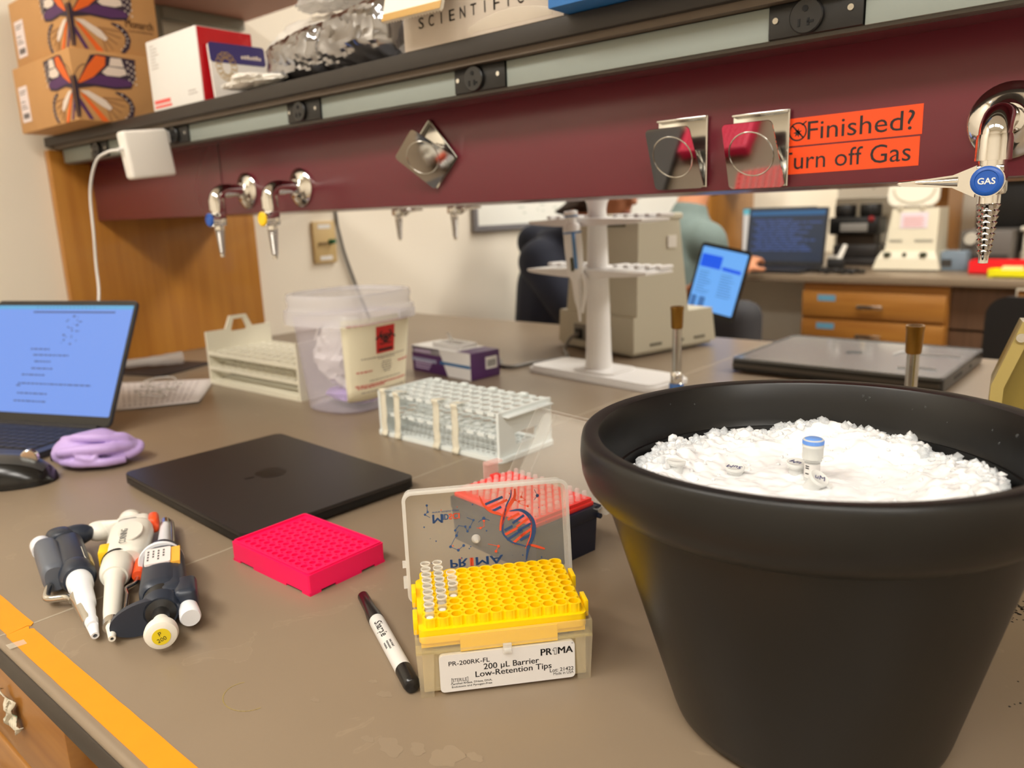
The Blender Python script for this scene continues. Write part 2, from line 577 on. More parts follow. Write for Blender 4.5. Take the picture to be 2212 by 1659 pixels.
b = MB(); b.box(-1.69, .004, -.002, 1.7, .020, .0315, .0006)
b.build('channel', mat('raceway_channel', (86, 82, 76), .45), t)
OUT = [-1.70, -1.375, -.995, -.6455, -.255, .14, .53]
xs = [-1.89] + sum([[x - .041, x + .041] for x in OUT], []) + [1.4]
for i in range(0, len(xs), 2):
    b = MB(); b.box(xs[i] + .2, 0, .001, xs[i + 1] + .2, .004, .029, .0005)
    b.build('cover_strip', mat('raceway_cover', (142, 150, 144), .42, var=.01), t)
def outlet_proto(lab):
    t = thing('power_outlet', lab, 'outlet', (0, 0, 0), group='black sockets on the raceway')
    b = MB(); b.box(-.040, -.0025, .0015, .040, .004, .0295, .0006); b.build('faceplate', M_black, t)
    b = MB()
    b.M = MF((-.006, -.0026, .0155), (1, 0, 0), (0, 0, 1))
    b.lathe([(.0001, .0046), (.0135, .0046), (.0145, .0036), (.0145, 0)], 28, False, False)
    b.M = Matrix.Identity(4)
    r = b.build('receptacle', mat('black_glossy', (27, 26, 26), .3), t)
    b = MB()
    for x0, z0, x1, z1 in ((-.0125, .0075, -.0105, .0135), (-.0045, .0075, -.0025, .0135), (-.0045, .0095, .001, .0115)):
        b.box(x0, -.0078, z0, x1, -.0070, z1)
    b.cyl((-.0065, -.0078, .0215), (-.0065, -.0070, .0215), .0026)
    b.build('slots', mat('socket_hole', (6, 6, 6), .8), r)
    for sx, sz in ((-.034, .0165), (.03, .0165)):
        b = MB(); b.cyl((sx, -.0036, sz), (sx, -.0024, sz), .0026, n=14); b.box(sx - .002, -.0038, sz - .0003, sx + .002, -.0035, sz + .0003)
        b.build('screw', M_steel, t)
    return t
labs = ['black socket at the far wall end of the raceway, left of the white charger', 'black socket hidden behind the white charger block', 'black socket to the right of the white charger block, above the gas taps',
        'black socket above and right of the diamond-turned clip', 'largest black socket, above the orange sticker', 'black socket on the raceway past the orange sticker', 'last black socket on the raceway']
P = outlet_proto(labs[0])
for i, x in enumerate(OUT[:6]):
    o = P if i == 0 else copy_tree(P)
    o.location = (x, .72, .460); o['label'] = labs[i]
# upper shelf and its bracket
t = thing('upper_shelf', 'upper shelf of pinkish wood on a grey bracket over the stacked boxes', 'shelf', (-.2, .95, .823))
b = MB(); b.box(-1.73, -.15, 0, 1.7, .26, .022, .001); b.build('board', mat('shelf_pink', (186, 132, 112), .6), t)
b = MB(); b.box(-1.72, .004, -.303, -1.680, .030, 0); b.box(-1.70, .030, -.026, -1.672, .245, 0, .002)
b.build('bracket', mat('bracket_grey', (134, 130, 116), .5), t)
# ---------------------------------------------------------------- gas taps
def gas_tap(label, color, facing_word, lever=True, group='chrome gas taps', letter=None, yaw=0, short=False):
    """origin at the flange centre on the rail; the tap sticks out along -Y and hangs down"""
    t = thing('gas_tap', label, 'tap', (0, 0, 0), group=group)
    Y = Vector((0, -1, 0))
    b = MB(); b.axis((0, 0, 0), (0, -1, 0), [(.031, 0), (.031, .003), (.029, .005), (.021, .0085), (.0145, .011), (.013, .0125)], 40)
    b.build('flange', M_chrome, t)
    b = MB()
    b.axis((0, -.010, 0), (0, -1, 0), [(.0105, 0), (.0105, .034)], 28)
    b.tube([(0, -.034, 0), (0, -.050, -.0015), (0, -.0605, -.010), (0, -.062, -.020)], .0115, 24, 6)
    b.lathe([(.0128, -.0335), (.0128, -.018), (.0122, -.014)], 28, True, True, Matrix.Translation((0, -.062, 0)))
    b.lathe([(.0100, -.040), (.0100, -.032)], 28, True, True, Matrix.Translation((0, -.062, 0)))
    b.build('spout', M_chrome, t)
    b = MB()
    M = Matrix.Translation((0, -.062, 0))
    b.M = M
    b.box(-.0105, -.0105, -.0595, .0105, .0105, -.037, .003, 2)
    b.axis((0, 0, -.049), (0, -1, -.049), [(.011, 0), (.012, .012), (.012, .0155)], 28)
    b.M = Matrix.Identity(4)
    v = b.build('valve_body', M_chrome, t)
    b = MB(); b.M = M
    if lever:
        pts = [(-.008, -.012), (-.024, -.004), (-.060, -.0015), (-.064, 0), (-.060, .0018), (-.024, .0055), (-.008, .012)]
        b.prism([(p[0], p[1]) for p in pts], .0095, .0145, MF((0, 0, -.049), (1, 0, 0), (0, 0, 1)))
        b.axis((-.02, -.012, -.0485), (-.064, -.012, -.0480), [(.0045, 0), (.0030, .022), (.0022, .043), (.0006, .045)], 14)
    b.build('lever', M_chrome, v)
    b = MB(); b.M = M
    b.axis((0, -.0155, -.049), (0, -1, -.049), [(.0112, 0), (.0112, .0022), (.010, .0032), (.0082, .0036), (.0078, .0030), (.0001, .0030)], 32)
    c = b.build('color_button', mat('tap_' + color, {'blue': (22, 84, 176), 'yellow': (250, 206, 20)}[color], .35), v)
    tag(c, color + ' index button')
    if letter:
        b = MB()
        letters(b, letter, .0066, MF((0, -.062 - .0187, -.0513), (1, 0, 0), (0, 0, 1)), ax='CENTER', bold=.00012)
        b.build('lettering', M_white, c)
    b = MB(); b.M = M
    prof = [(.0078, -.058), (.0080, -.066)]
    z = -.066
    for k in range(9):
        r = .0080 - .00038 * k
        prof += [(r - .0004, z - .0003), (r + .0007, z - .0012), (r - .0011, z - .0042), (r - .0011, z - .0045)]
        z -= .0045
    prof += [(.0036, z - .001), (.0036, z - .006), (.0026, z - .0063)]
    b.lathe(prof[::-1], 28)
    b.build('hose_barb', M_chrome, t)
    return t
g = gas_tap('large chrome gas tap with blue GAS button beside the orange sticker', 'blue', '', letter='GAS')
g.location = (-.112, .7800, .3790)
g = gas_tap('chrome gas tap with a blue button, left of the pair by the oak panel', 'blue', '', lever=False)
g.location = (-1.268, .7800, .374); g.rotation_euler = (0, 0, 0)
g = gas_tap('chrome gas tap with a yellow button, right of the pair by the oak panel', 'yellow', '', lever=False)
g.location = (-1.106, .7800, .372)
for x, lab in ((-1.30, 'chrome gas tap on the rear of the rail, left of the rear pair'), (-1.13, 'chrome gas tap on the rear of the rail, right of the rear pair')):
    g = gas_tap(lab, 'blue' if x > -1.2 else 'yellow', '')
    g.location = (x, 1.1000, .380); g.rotation_euler = (0, 0, pi)

# ---------------------------------------------------------------- magnetic clips
def clip(label, loc, rot=0.0, tilt=26):
    t = thing('magnetic_clip', label, 'clip', loc, rot=(0, rot, 0), group='square magnetic clips')
    b = MB(); b.box(-.029, -.0016, -.036, .029, 0, .036, .0006); b.box(-.029, -.006, .0335, .029, 0, .036, .0008)
    b.tube([(.029, -.003, -.036), (.029, -.003, .036)], .0012, 8, 0)
    b.build('back_plate', M_steel, t)
    a = radians(tilt)
    fr = MF((0, -.0065, -.0365), (1, 0, 0), (0, -sin(a), cos(a)))
    b = MB()
    q_ = rrect(-.029, 0, .029, .068, .005)
    b.prism([(x * (1 - .13 * y / .068), y) for x, y in q_], 0, .0011, fr)
    b.build('front_flap', mat('mirror_steel', (196, 194, 190), .05, 1.0, var=0), t)
    b = MB()
    b.tube([(.0225 * cos(2 * pi * k / 40), .036 + .0225 * sin(2 * pi * k / 40), .0011) for k in range(40)], .0007, 8, 0, closed=True)
    for v in b.bm.verts: v.co = fr @ v.co
    b.build('embossed_ring', M_steel, t)
    b = MB()
    pts = [(.018 - .036 * k / 60, -.009 + .0042 * cos(k * .9), -.006 + .0042 * sin(k * .9)) for k in range(61)]
    b.tube(pts, .0009, 6, 0)
    b.tube([(.024, -.002, -.012), (.018, -.007, .002)], .0009, 6, 0)
    b.tube([(-.024, -.002, -.012), (-.018, -.007, .002)], .0009, 6, 0)
    b.build('spring', M_steel, t)
    return t
clip('square steel clip on the rail, left of the pair, mirroring the dark laptop', (-.411, .7797, .3745))
clip('square steel clip overlapping the left end of the orange sticker', (-.3245, .7790, .3715))
clip('steel clip turned like a diamond on the maroon rail', (-.790, .7797, .401), rot=radians(-43), tilt=34)

# ---------------------------------------------------------------- orange sticker
M_sticker = mat('orange_sticker', (246, 74, 4), .45, var=.02)
fr = MF((-.342, .7799, .3455), (1, 0, .012), (0, 0, 1))
for nm, lab, y0, y1, x1 in (('warning_sticker', 'upper orange sticker reading Finished? on the maroon rail', .0268, .0525, .1645), ('warning_sticker', 'lower orange sticker reading Turn off Gas on the maroon rail', .0, .0252, .1632)):
    t = thing(nm, lab, 'sticker', (0, 0, 0), group='orange gas stickers')
    b = MB(); b.prism([(0, y0), (x1, y0), (x1, y1), (0, y1)], 0, .0003, fr)
    b.build('backing', M_sticker, t)
    b = MB()
    if y0 > 0:
        fit(b, 'Finished?', fr, .0640, y0 + .0048, .0940, .0166)
        for v in b.bm.verts: v.co.y -= .0004
        b.M = fr
        c = [(.0545 + .0088 * cos(2 * pi * k / 32), y0 + .0130 + .0088 * sin(2 * pi * k / 32)) for k in range(32)]
        ci = [(.0545 + .0074 * cos(2 * pi * k / 32), y0 + .0130 + .0074 * sin(2 * pi * k / 32)) for k in range(32)]
        b.frame(c, ci, .0003, .00045)
        for q in stroke([(.0490, y0 + .019), (.0600, y0 + .0070)], .0014): b.prism(q, .0003, .00045)
        for q in stroke([(.0585, y0 + .019), (.0625, y0 + .0218)], .0014): b.prism(q, .0003, .00045)
        b.prism([(.0545 + r * cos(a), y0 + .012 + r * sin(a)) for a, r in [(2 * pi * k / 14, .0045 if k % 2 else .002) for k in range(14)]], .0003, .00045)
    else:
        fit(b, 'Turn off Gas', fr, .0365, y0 + .0048, .1200, .0160)
        for v in b.bm.verts: v.co.y -= .0004
    b.M = Matrix.Identity(4)
    b.build('lettering', M_ink, t, smooth=0)

# ---------------------------------------------------------------- charger, its cord
t = thing('charger_block', 'white square laptop charger block plugged into the raceway', 'charger', (-1.399, .671, .443), rot=(radians(6), 0, 0))
b = MB(); b.box(-.0143, -.0405, -.0405, .0143, .0405, .0405, .006, 4); b.build('body', mat('apple_white', (240, 236, 228), .3, var=0), t)
b = MB(); b.box(-.009, .0405, .016, .009, .0455, .036, .002); b.build('plug', M_white, t)
b = MB(); b.cyl((0, -.0400, .012), (0, -.050, .010), .0038, .003); b.build('strain_relief', M_white, t)
CI = (Matrix.Translation((-1.399, .671, .443)) @ Matrix.Rotation(radians(6), 4, 'X')).inverted()
b = MB(); b.tube([Vector((0, -.049, .010))] + [CI @ Vector(p) for p in ((-1.432, .618, .447), (-1.485, .618, .434), (-1.532, .620, .385), (-1.545, .620, .31), (-1.556, .62, .25), (-1.548, .615, .205), (-1.530, .60, .165), (-1.528, .58, .09), (-1.50, .55, .02), (-1.44, .53, .0048), (-1.38, .50, .0035), (-1.34, .47, .0035))], .0024, 10, 8)
b.build('cord', M_white, t)
# ---------------------------------------------------------------- yellow tip box
M_frost = mat('frosted_plastic', (240, 230, 206), .32, clear=.76, tint=(255, 250, 236), var=.01)
M_lid = mat('clear_lid_plastic', (236, 234, 228), .16, clear=.87, tint=(250, 248, 242), var=.0)
M_lidrim = mat('clear_lid_rim', (244, 242, 236), .2, clear=.6, var=.0)
M_yellow = mat('yellow_plastic', (255, 210, 0), .38, var=0, sss=.04, sssr=(.006, .005, .001))
M_tip = mat('clear_tip', (250, 246, 236), .12, clear=.88, var=0)
ang = math.atan2(.091, .080)
BW, BD, BH = .121, .086, .0455
tb = thing('tip_box', 'open clear tip box with a yellow rack beside the black marker', 'tip box', (-.353, .305, 0), ang)
# local frame: x along the label face, y to the back
b = MB()
wl = .0016
def wallq(x0, y0, x1, y1, ta=0): b.box(x0, y0, .0, x1, y1, BH)
ins = .004   # the lower body is a little narrower than the collar
b.box(ins, ins, .003, BW - ins, ins + wl, BH - .012)
b.box(ins, BD - ins - wl, .003, BW - ins, BD - ins, BH - .012)
b.box(ins, ins + wl, .003, ins + wl, BD - ins - wl, BH - .012)
b.box(BW - ins - wl, ins + wl, .003, BW - ins, BD - ins - wl, BH - .012)
b.box(ins, ins, .0028, BW - ins, BD - ins, .0044)
b.build('lower_body', M_frost, tb)
b = MB()
for q in ((0, 0, BW, wl), (0, BD - wl, BW, BD), (0, wl, wl, BD - wl), (BW - wl, wl, BW, BD - wl)):
    b.box(q[0], q[1], BH - .012, q[2], q[3], BH)
b.box(0, 0, BH - .0125, BW, wl + .0003, BH - .0112)
b.build('collar', mat('frosted_collar', (242, 234, 208), .3, clear=.88, tint=(255, 252, 240), var=.0), tb)
for x, y in ((.0, .0), (BW - .012, 0), (0, BD - .012), (BW - .012, BD - .012)):
    b = MB()
    b.frust((x + .0015, y + .0015, x + .0105, y + .0105), (x, y, x + .012, y + .012), 0, BH - .012)
    b.build('corner_leg', M_frost, tb)
# arch rib on the label face
b = MB()
arch = [(.0155, .004), (.017, .026), (.0205, .0295), (.1005, .0295), (.104, .026), (.1055, .004)]
b.tube([(p[0], ins - .0002, p[1]) for p in arch], .0009, 8, 0)
b.build('arch_rib', M_frost, tb)
b = MB(); b.box(.0585, -.002, .0285, .0645, .0, .0355, .0004); b.box(.0590, -.0035, .0305, .0640, -.002, .0328, .0004)
b.build('latch', M_lidrim, tb)
# label
b = MB()
fr = MF((.0150, .0008, .0028), (1, 0, 0), (0, 0, 1))
b.prism(rrect(0, 0, .0935, .0278, .003), -.0030, .0, fr)
lab = b.build('label', M_paper, tb)
b = MB()
LXk, LYk = .0935 / 1530, .0278 / 435
def lab_text(body, x0, x1, yd, cap, bold=0.0):
    fit(b, body, fr, x0 * LXk, .0278 - yd * LYk, (x1 - x0) * LXk, cap * LYk, bold)
lab_text('PR-200RK-FL', 103, 560, 129, 50, .00004)
lab_text('200 µL Barrier', 490, 1115, 214, 66, .00008)
lab_text('Low-Retention Tips', 395, 1257, 294, 66, .00008)
lab_text('Lot: 21422', 1237, 1520 - 10, 346, 42, .00003)
lab_text('Made in USA', 1277, 1510, 386, 32)
lab_text('STERILE', 136, 296, 322, 38)
lab_text('Certified RNase, DNase, DNA,', 117, 577, 356, 21, .00002)
lab_text('Endotoxin and Pyrogen-Free', 125, 575, 392, 21, .00002)
lab_text('PR', 1140, 1265, 134, 78, .00022)
lab_text('MA', 1338, 1506, 134, 78, .00022)
lab_text('™', 1492, 1512, 40, 20)
b.M = fr
q_ = lambda x, yd: (x * LXk, .0278 - yd * LYk)
for q in stroke([q_(1276, 78), q_(1292, 58), q_(1318, 58), q_(1318, 134), q_(1292, 134), q_(1292, 84), q_(1276, 92), q_(1276, 78)], .00024): b.prism(q, .0001, .0003)
for q in stroke([q_(136, 278), q_(126, 278), q_(126, 330), q_(136, 330)], .0002) + stroke([q_(298, 278), q_(308, 278), q_(308, 330), q_(298, 330)], .0002): b.prism(q, .0001, .0003)
b.M = Matrix.Identity(4)
b.build('lettering', M_ink, lab, smooth=0)
# yellow rack
PX = .00905
RX, RY = .0065, .0075       # corner of the hole field
HT = .0552                  # top of the tubes
def hole_xy(i, j): return (RX + (i + .5) * PX, RY + (j + .5) * PX - .0015)
yr = None
b = MB()
b.prism(rrect(.0028, .0028, BW - .0028, BD - .006, .005), BH - .006, BH + .0035)
b.box(.004, .005, BH - .010, BW - .004, BD - .008, BH - .006)
b.box(.030, .0022, BH - .014, .097, .0032, BH - .002)
b.holes(12, 8, PX, PX, .0036, BH + .0034, HT, 16, x0=RX, y0=RY - .0015)
for i in range(12):
    for j in range(8):
        if i in (0, 11) or j in (0, 7):
            x, y = hole_xy(i, j)
            out = ellipse(x, y, .00495, .00495, 20); inn = ellipse(x, y, .0036, .0036, 20)
            b.frame(out, inn, BH + .003, HT + .0002)
b.box(-.0005, .012, BH - .004, .0028, .026, BH + .008, .0006); b.box(-.0005, .050, BH - .004, .0028, .064, BH + .008, .0006)
b.box(BW - .0028, .012, BH - .004, BW + .0005, .026, BH + .008, .0006); b.box(BW - .0028, .050, BH - .004, BW + .0005, .064, BH + .008, .0006)
b.build('yellow_rack', M_yellow, tb)
# lid, opened upright: inner side faces the label side
sl = radians(8)
lf = MF((.0, BD + .0025, BH - .0140), (1, 0, 0), (0, sin(sl), cos(sl)))     # n points to -Y (towards viewer)
LH = .0835
b = MB()
b.prism(rrect(-.0022, 0, BW + .0022, LH, .006), -.0012, 0, lf)
lid = b.build('lid', M_lid, tb)
b = MB()
b.frame(rrect(-.0022, 0, BW + .0022, LH, .006), rrect(-.0008, .0014, BW + .0008, LH - .0014, .005), 0, .016, lf)
b.frame(rrect(-.0034, -.0012, BW + .0034, LH + .0012, .007), rrect(-.0020, .0002, BW + .0020, LH - .0002, .006), .0135, .016, lf)
for q in ((-.006, .010, -.003, .018), (-.006, .026, -.003, .030)): b.M = lf; b.box(q[0], q[1], .006, q[2], q[3], .012); b.M = Matrix.Identity(4)
b.build('lid_rim', M_lidrim, lid)
b = MB(); b.lathe([(.0036, 0), (.0032, .002), (.002, .006), (.0012, .007)], 20, True, True, lf @ Matrix.Translation((.052, .040, 0)))
b.build('lid_boss', M_lidrim, lid)
# artwork on the lid: navy and orange helix, small molecules, upside-down lettering
M_pn = mat('print_navy', (44, 78, 128), .5, var=0)
M_po = mat('print_orange', (232, 84, 48), .5, var=0)
bn, bo = MB(), MB()
for q in (bn, bo): q.M = lf
U = lambda x, y: (x / 1640 * BW, (1 - y / 1290) * LH)     # artwork coordinates measured on the photographed lid
def ribbon(bb, pts, w0, w1):
    n = len(pts)
    P = [Vector(U(*p)) for p in pts]
    Q = []
    for i in range(n - 1):
        a = P[max(i - 1, 0)]; c = P[i]; d = P[i + 1]; e = P[min(i + 2, n - 1)]
        for k in range(8):
            u = k / 8
            Q.append(.5 * (2 * c + (-a + d) * u + (2 * a - 5 * c + 4 * d - e) * u * u + (-a + 3 * c - 3 * d + e) * u ** 3))
    Q.append(P[-1])
    for i in range(len(Q) - 1):
        t = (Q[i + 1] - Q[i]).normalized(); nn = Vector((-t.y, t.x))
        w = (w0 + (w1 - w0) * sin(pi * i / len(Q))) / 2
        wb = (w0 + (w1 - w0) * sin(pi * (i + 1) / len(Q))) / 2
        bb.prism([tuple(Q[i] + nn * w), tuple(Q[i] - nn * w), tuple(Q[i + 1] - nn * wb), tuple(Q[i + 1] + nn * wb)], .0001, .0003)
ribbon(bo, [(770, 150), (800, 250), (880, 350), (980, 400), (1010, 440)], .0004, .0022)
ribbon(bo, [(1150, 100), (1140, 210), (1060, 330), (1010, 440), (985, 520), (970, 600)], .0012, .0034)
ribbon(bn, [(1110, 110), (1100, 190), (1050, 300), (1030, 390), (1000, 520), (1000, 640), (1080, 750), (1180, 800), (1250, 830)], .0005, .0016)
ribbon(bn, [(1080, 370), (1200, 370), (1290, 450), (1330, 560), (1320, 690), (1260, 850), (1230, 1000)], .0006, .0036)
ribbon(bo, [(1290, 450), (1310, 560), (1290, 700), (1230, 850)], .0004, .0012)
ribbon(bo, [(1250, 800), (1330, 830), (1440, 880)], .0008, .002)
for k, (x0, y0, x1, y1) in enumerate(((830, 260, 1010, 190), (860, 310, 1060, 230), (900, 350, 990, 310), (1060, 470, 1180, 410), (1110, 520, 1230, 440), (1150, 570, 1280, 480), (1020, 600, 1100, 560), (1010, 660, 1150, 590), (1040, 720, 1200, 620), (1100, 770, 1230, 660), (1160, 620, 1300, 550), (1190, 690, 1310, 610), (1180, 740, 1290, 690))):
    for q in stroke([U(x0, y0), U(x1, y1)], .0020): (bn if k % 2 == 0 else bo).prism(q, .0001, .00025)
def mol(bb, pts, dots, r=.0009):
    for q in stroke([U(*p) for p in pts], .00035): bb.prism(q, .0001, .00025)
    for i in dots: bb.prism(ellipse(*U(*pts[i]), r, r, 14), .0001, .0003)
mol(bn, [(210, 210), (215, 290), (185, 320), (235, 360)], (0, 1, 2))
mol(bn, [(520, 560), (500, 610), (470, 660), (430, 740), (510, 790), (570, 740)], (1, 3, 4, 5), .0011)
mol(bn, [(490, 545), (530, 490), (600, 510), (620, 570), (650, 520), (690, 440), (620, 400)], (0, 2, 3, 4, 5))
mol(bn, [(740, 470), (800, 430), (860, 460)], (1,), .0013)
mol(bn, [(1360, 130), (1390, 210), (1350, 260)], (1,), .0013)
mol(bo, [(800, 460), (800, 530), (760, 545), (720, 540)], (0, 2))
mol(bo, [(830, 750), (940, 790), (910, 850)], (1, 2), .0011)
mol(bo, [(1230, 150), (1215, 210), (1260, 250), (1190, 260)], (1, 3))
mol(bo, [(1150, 240), (1210, 300), (1280, 330)], (0, 2))
for k in range(36):
    x, y = random.uniform(100, 1560), random.uniform(120, 1000)
    r = random.uniform(.0002, .0006)
    (bn if k % 3 else bo).prism(ellipse(*U(x, y), r, r, 10), .0001, .0002)
for bb in (bn, bo): bb.M = Matrix.Identity(4)
fl = Matrix.Scale(-1, 4, (0, 1, 0))
def flip_text(bb, s, x, y, size, **k):
    ux, uy = U(x, y)
    letters(bb, s, size, lf @ Matrix.Translation((ux, uy, .0002)) @ fl, **k)
flip_text(bn, 'M', 262, 425, .0102, bold=.0003, sx=.8) if False else None
def flip_fit(bb, s, x0, x1, y, cap, bold=0.0):
    ux, uy = U(x0, y)
    fit(bb, s, lf @ Matrix.Translation((0, uy, .0002)) @ fl, ux, 0, (x1 - x0) / 1640 * BW, cap / 1290 * LH, bold)
flip_fit(bn, 'M', 262, 365, 330, 105, .00025)
flip_fit(bn, 'ID', 370, 428, 335, 68, .0002)
flip_fit(bo, 'SCI', 434, 545, 335, 68, .0002)
flip_fit(bn, 'www.midsci.com', 258, 540, 292, 26)
flip_fit(bn, 'PR', 420, 600, 900, 100, .0003)
flip_fit(bo, '1', 630, 660, 900, 100, .0003)
flip_fit(bn, 'MA', 690, 980, 900, 100, .0003)
tag(bn.build('navy_print', M_pn, lid, smooth=0), 'navy printing on the lid')
tag(bo.build('orange_print', M_po, lid, smooth=0), 'orange printing on the lid')
# the tips still in the yellow rack
b = MB(); b.lathe([(.0030, .0), (.0032, .0030), (.0034, .0105), (.0036, .0108), (.0036, .0115), (.0031, .0115), (.0027, .003), (.0025, .0005)], 18, True, True)
tp = b.build('pipette_tip', M_tip)
b = MB(); b.lathe([(.0032, .0106), (.0037, .0106), (.0037, .0116), (.0032, .0116)], 18, False, False); b.build('rim', mat('tip_rim', (252, 248, 236), .15, clear=.35, var=0), tp)
MTB = Matrix.Translation((-.353, .305, 0)) @ Matrix.Rotation(ang, 4, 'Z')
b = MB(); b.lathe([(.0024, -.0005), (.0024, .0016)], 14); b.build('filter', mat('filter_white', (250, 250, 248), .8), tp)
k = 0
for i, js, nm in ((0, range(0, 8), 'marker-side column'), (1, range(1, 8), 'second column'), (2, range(3, 6), 'third column')):
    for q, j in enumerate(js):
        o = tp if k == 0 else copy_tree(tp)
        k += 1
        x, y = hole_xy(i, j)
        o.location = MTB @ Vector((x, y, HT - .0025))
        o.rotation_euler = (0, 0, random.uniform(0, 6))
        tag(o, f'clear tip in the yellow rack, {nm}, {ORD[q]} from the label side', 'pipette tip', 'clear tips in the yellow rack')

# ---------------------------------------------------------------- navy and red tip box behind it
M_nbox = mat('navy_box', (22, 30, 52), .45)
M_red = mat('red_rack', (246, 52, 48), .4, sss=.2, sssr=(.006, .001, .001), var=0)
a2 = radians(-8)
NW, ND, NH = .1215, .080, .046        # x: long side facing the viewer, y: to the back
NO = Vector((-.399, .493, 0)) - Matrix.Rotation(a2, 3, 'Z') @ Vector((.1205, .001, 0))
nb = thing('tip_box', 'navy tip box with a red rack, open behind the yellow one', 'tip box', NO, a2)
b = MB()
b.frust((0.0015, 0.0015, NW - .0015, ND - .0015), (0, 0, NW, ND), 0, NH - .012)
b.box(-.001, -.001, NH - .012, NW + .001, ND + .001, NH, .0008)
for y in (ND - .002, ND + .0035): b.cyl((NW - .022, y, NH - .003), (NW + .001, y, NH - .003), .0028, n=14)
b.cyl((NW - .0235, ND + .002, NH - .011), (NW + .003, ND + .002, NH - .011), .0026, n=14)
b.build('navy_body', M_nbox, nb)
b = MB()
b.box(.002, .002, NH, NW - .002, ND - .002, NH + .004, .0006)
b.holes(12, 8, .0096, .0091, .0026, NH + .004, NH + .0075, 12, x0=.0031, y0=.0036)
b.build('red_rack', M_red, nb)
b = MB()
tl = radians(35)
nl = MF((-.002, ND + .005, NH - .010), (1, 0, 0), (0, sin(tl), cos(tl)))
LW = NW + .012
b.prism(rrect(0, 0, LW, .085, .005), -.0012, 0, nl)
b.frame(rrect(0, 0, LW, .085, .005), rrect(.0016, .0016, LW - .0016, .0834, .004), 0, .014, nl)
b.M = nl; b.box(.018, .001, 0, .0192, .084, .0022); b.box(LW - .0192, .001, 0, LW - .018, .084, .0022)
b.M = Matrix.Identity(4)
b.build('lid', mat('clear_lid_soft', (230, 228, 220), .2, clear=.86, var=0), nb)
b = MB(); b.box(-.003, .044, NH - .012, -.001, .064, NH + .024, .0008); b.box(-.003, .044, NH + .021, .006, .064, NH + .024, .0008)
b.build('latch', mat('pink_clear', (250, 214, 206), .25, clear=.7, var=0), nb)
b = MB(); b.box(.0005, .050, NH + .001, .010, .060, NH + .010, .001)
b.build('latch_catch', M_red, nb)
MNB = Matrix.Translation(NO) @ Matrix.Rotation(a2, 4, 'Z')
b = MB(); b.lathe([(.0027, 0), (.0025, .006), (.0021, .0075), (.0009, .0080)], 14, True, True)
tp2 = b.build('pipette_tip', mat('pink_lit_tip', (252, 232, 228), .15, clear=.76, var=0))  # clear tips; pink light off the red rack is put into their colour
k = 0
for i in range(12):
    for j in range(8):
        if i < 1: continue
        o = tp2 if k == 0 else copy_tree(tp2)
        k += 1
        o.location = MNB @ Vector((.0031 + (i + .5) * .0096, .0036 + (j + .5) * .0091, NH + .0068))
        tag(o, f'tip in the red rack, {ORD[11 - i]} from the bucket, {ORD[j]} row from the yellow box', 'pipette tip', 'clear tips in the red rack')

# ---------------------------------------------------------------- pink 96-well rack
M_pink = mat('hot_pink', (255, 12, 92), .42, var=0, sss=.25, sssr=(.008, .001, .002))
pr = thing('well_rack', 'hot pink flat well rack between the laptop and the marker', 'rack', (-.660, .348, 0))
PWx, PDy, PH = .124, .085, .0205
b = MB()
b.frame(rrect(0, 0, PWx, PDy, .002), rrect(.003, .003, PWx - .003, PDy - .003, .002), .0022, PH - .001)
for x0, x1 in ((0, .012), (PWx - .012, PWx), (.035, .088)):
    b.box(x0, 0, 0, x1, .002, .0023); b.box(x0, PDy - .002, 0, x1, PDy, .0023)
for y0, y1 in ((0, .012), (PDy - .012, PDy), (.028, .057)):
    b.box(0, y0, 0, .002, y1, .0023); b.box(PWx - .002, y0, 0, PWx, y1, .0023)
b.build('skirt', M_pink, pr)
b = MB()
b.frame(rrect(.0012, .0012, PWx - .0012, PDy - .0012, .003), rrect(.003, .003, PWx - .003, PDy - .003, .002), PH - .001, PH + .0006)
b.holes(12, 8, .0091, .0091, .0031, PH - .006, PH - .0016, 14, x0=.0074, y0=.0061)
b.prism([(.003, .003), (.0074, .003), (.0074, PDy - .003), (.003, PDy - .003)], PH - .003, PH - .0016)
b.prism([(PWx - .0074, .003), (PWx - .003, .003), (PWx - .003, PDy - .003), (PWx - .0074, PDy - .003)], PH - .003, PH - .0016)
b.prism([(.0074, .003), (PWx - .0074, .003), (PWx - .0074, .0061), (.0074, .0061)], PH - .003, PH - .0016)
b.prism([(.0074, PDy - .0061), (PWx - .0074, PDy - .0061), (PWx - .0074, PDy - .003), (.0074, PDy - .003)], PH - .003, PH - .0016)
b.box(.004, .004, PH - .0085, PWx - .004, PDy - .004, PH - .006)
b.build('well_plate', M_pink, pr)

# ---------------------------------------------------------------- marker
p0, p1 = Vector((-.4905, .3695, .0062)), Vector((-.3610, .3072, .0062))
d = (p1 - p0).normalized()
mk = thing('marker_pen', 'black-capped white marker pen lying beside the clear tip box', 'marker', p0)
L = (p1 - p0).length
b = MB(); b.axis((0, 0, 0), d, [(.0001, 0), (.0040, 0), (.0046, .001), (.0050, .026), (.0062, .038), (.0062, .046)], 28); b.build('cap', mat('marker_black', (20, 19, 20), .25), mk)
b = MB(); b.axis((0, 0, 0), d, [(.0058, .045), (.0060, .048), (.0060, L - .022)], 28); br = b.build('barrel', mat('marker_white', (218, 216, 212), .4, var=.0), mk)
b = MB(); b.axis((0, 0, 0), d, [(.0061, L - .022), (.0061, L - .004), (.0054, L - .0005), (.0048, L), (.0001, L)], 28); b.build('end_plug', mat('marker_black', (20, 19, 20), .25), mk)
side = Vector((-d.y, d.x, 0))
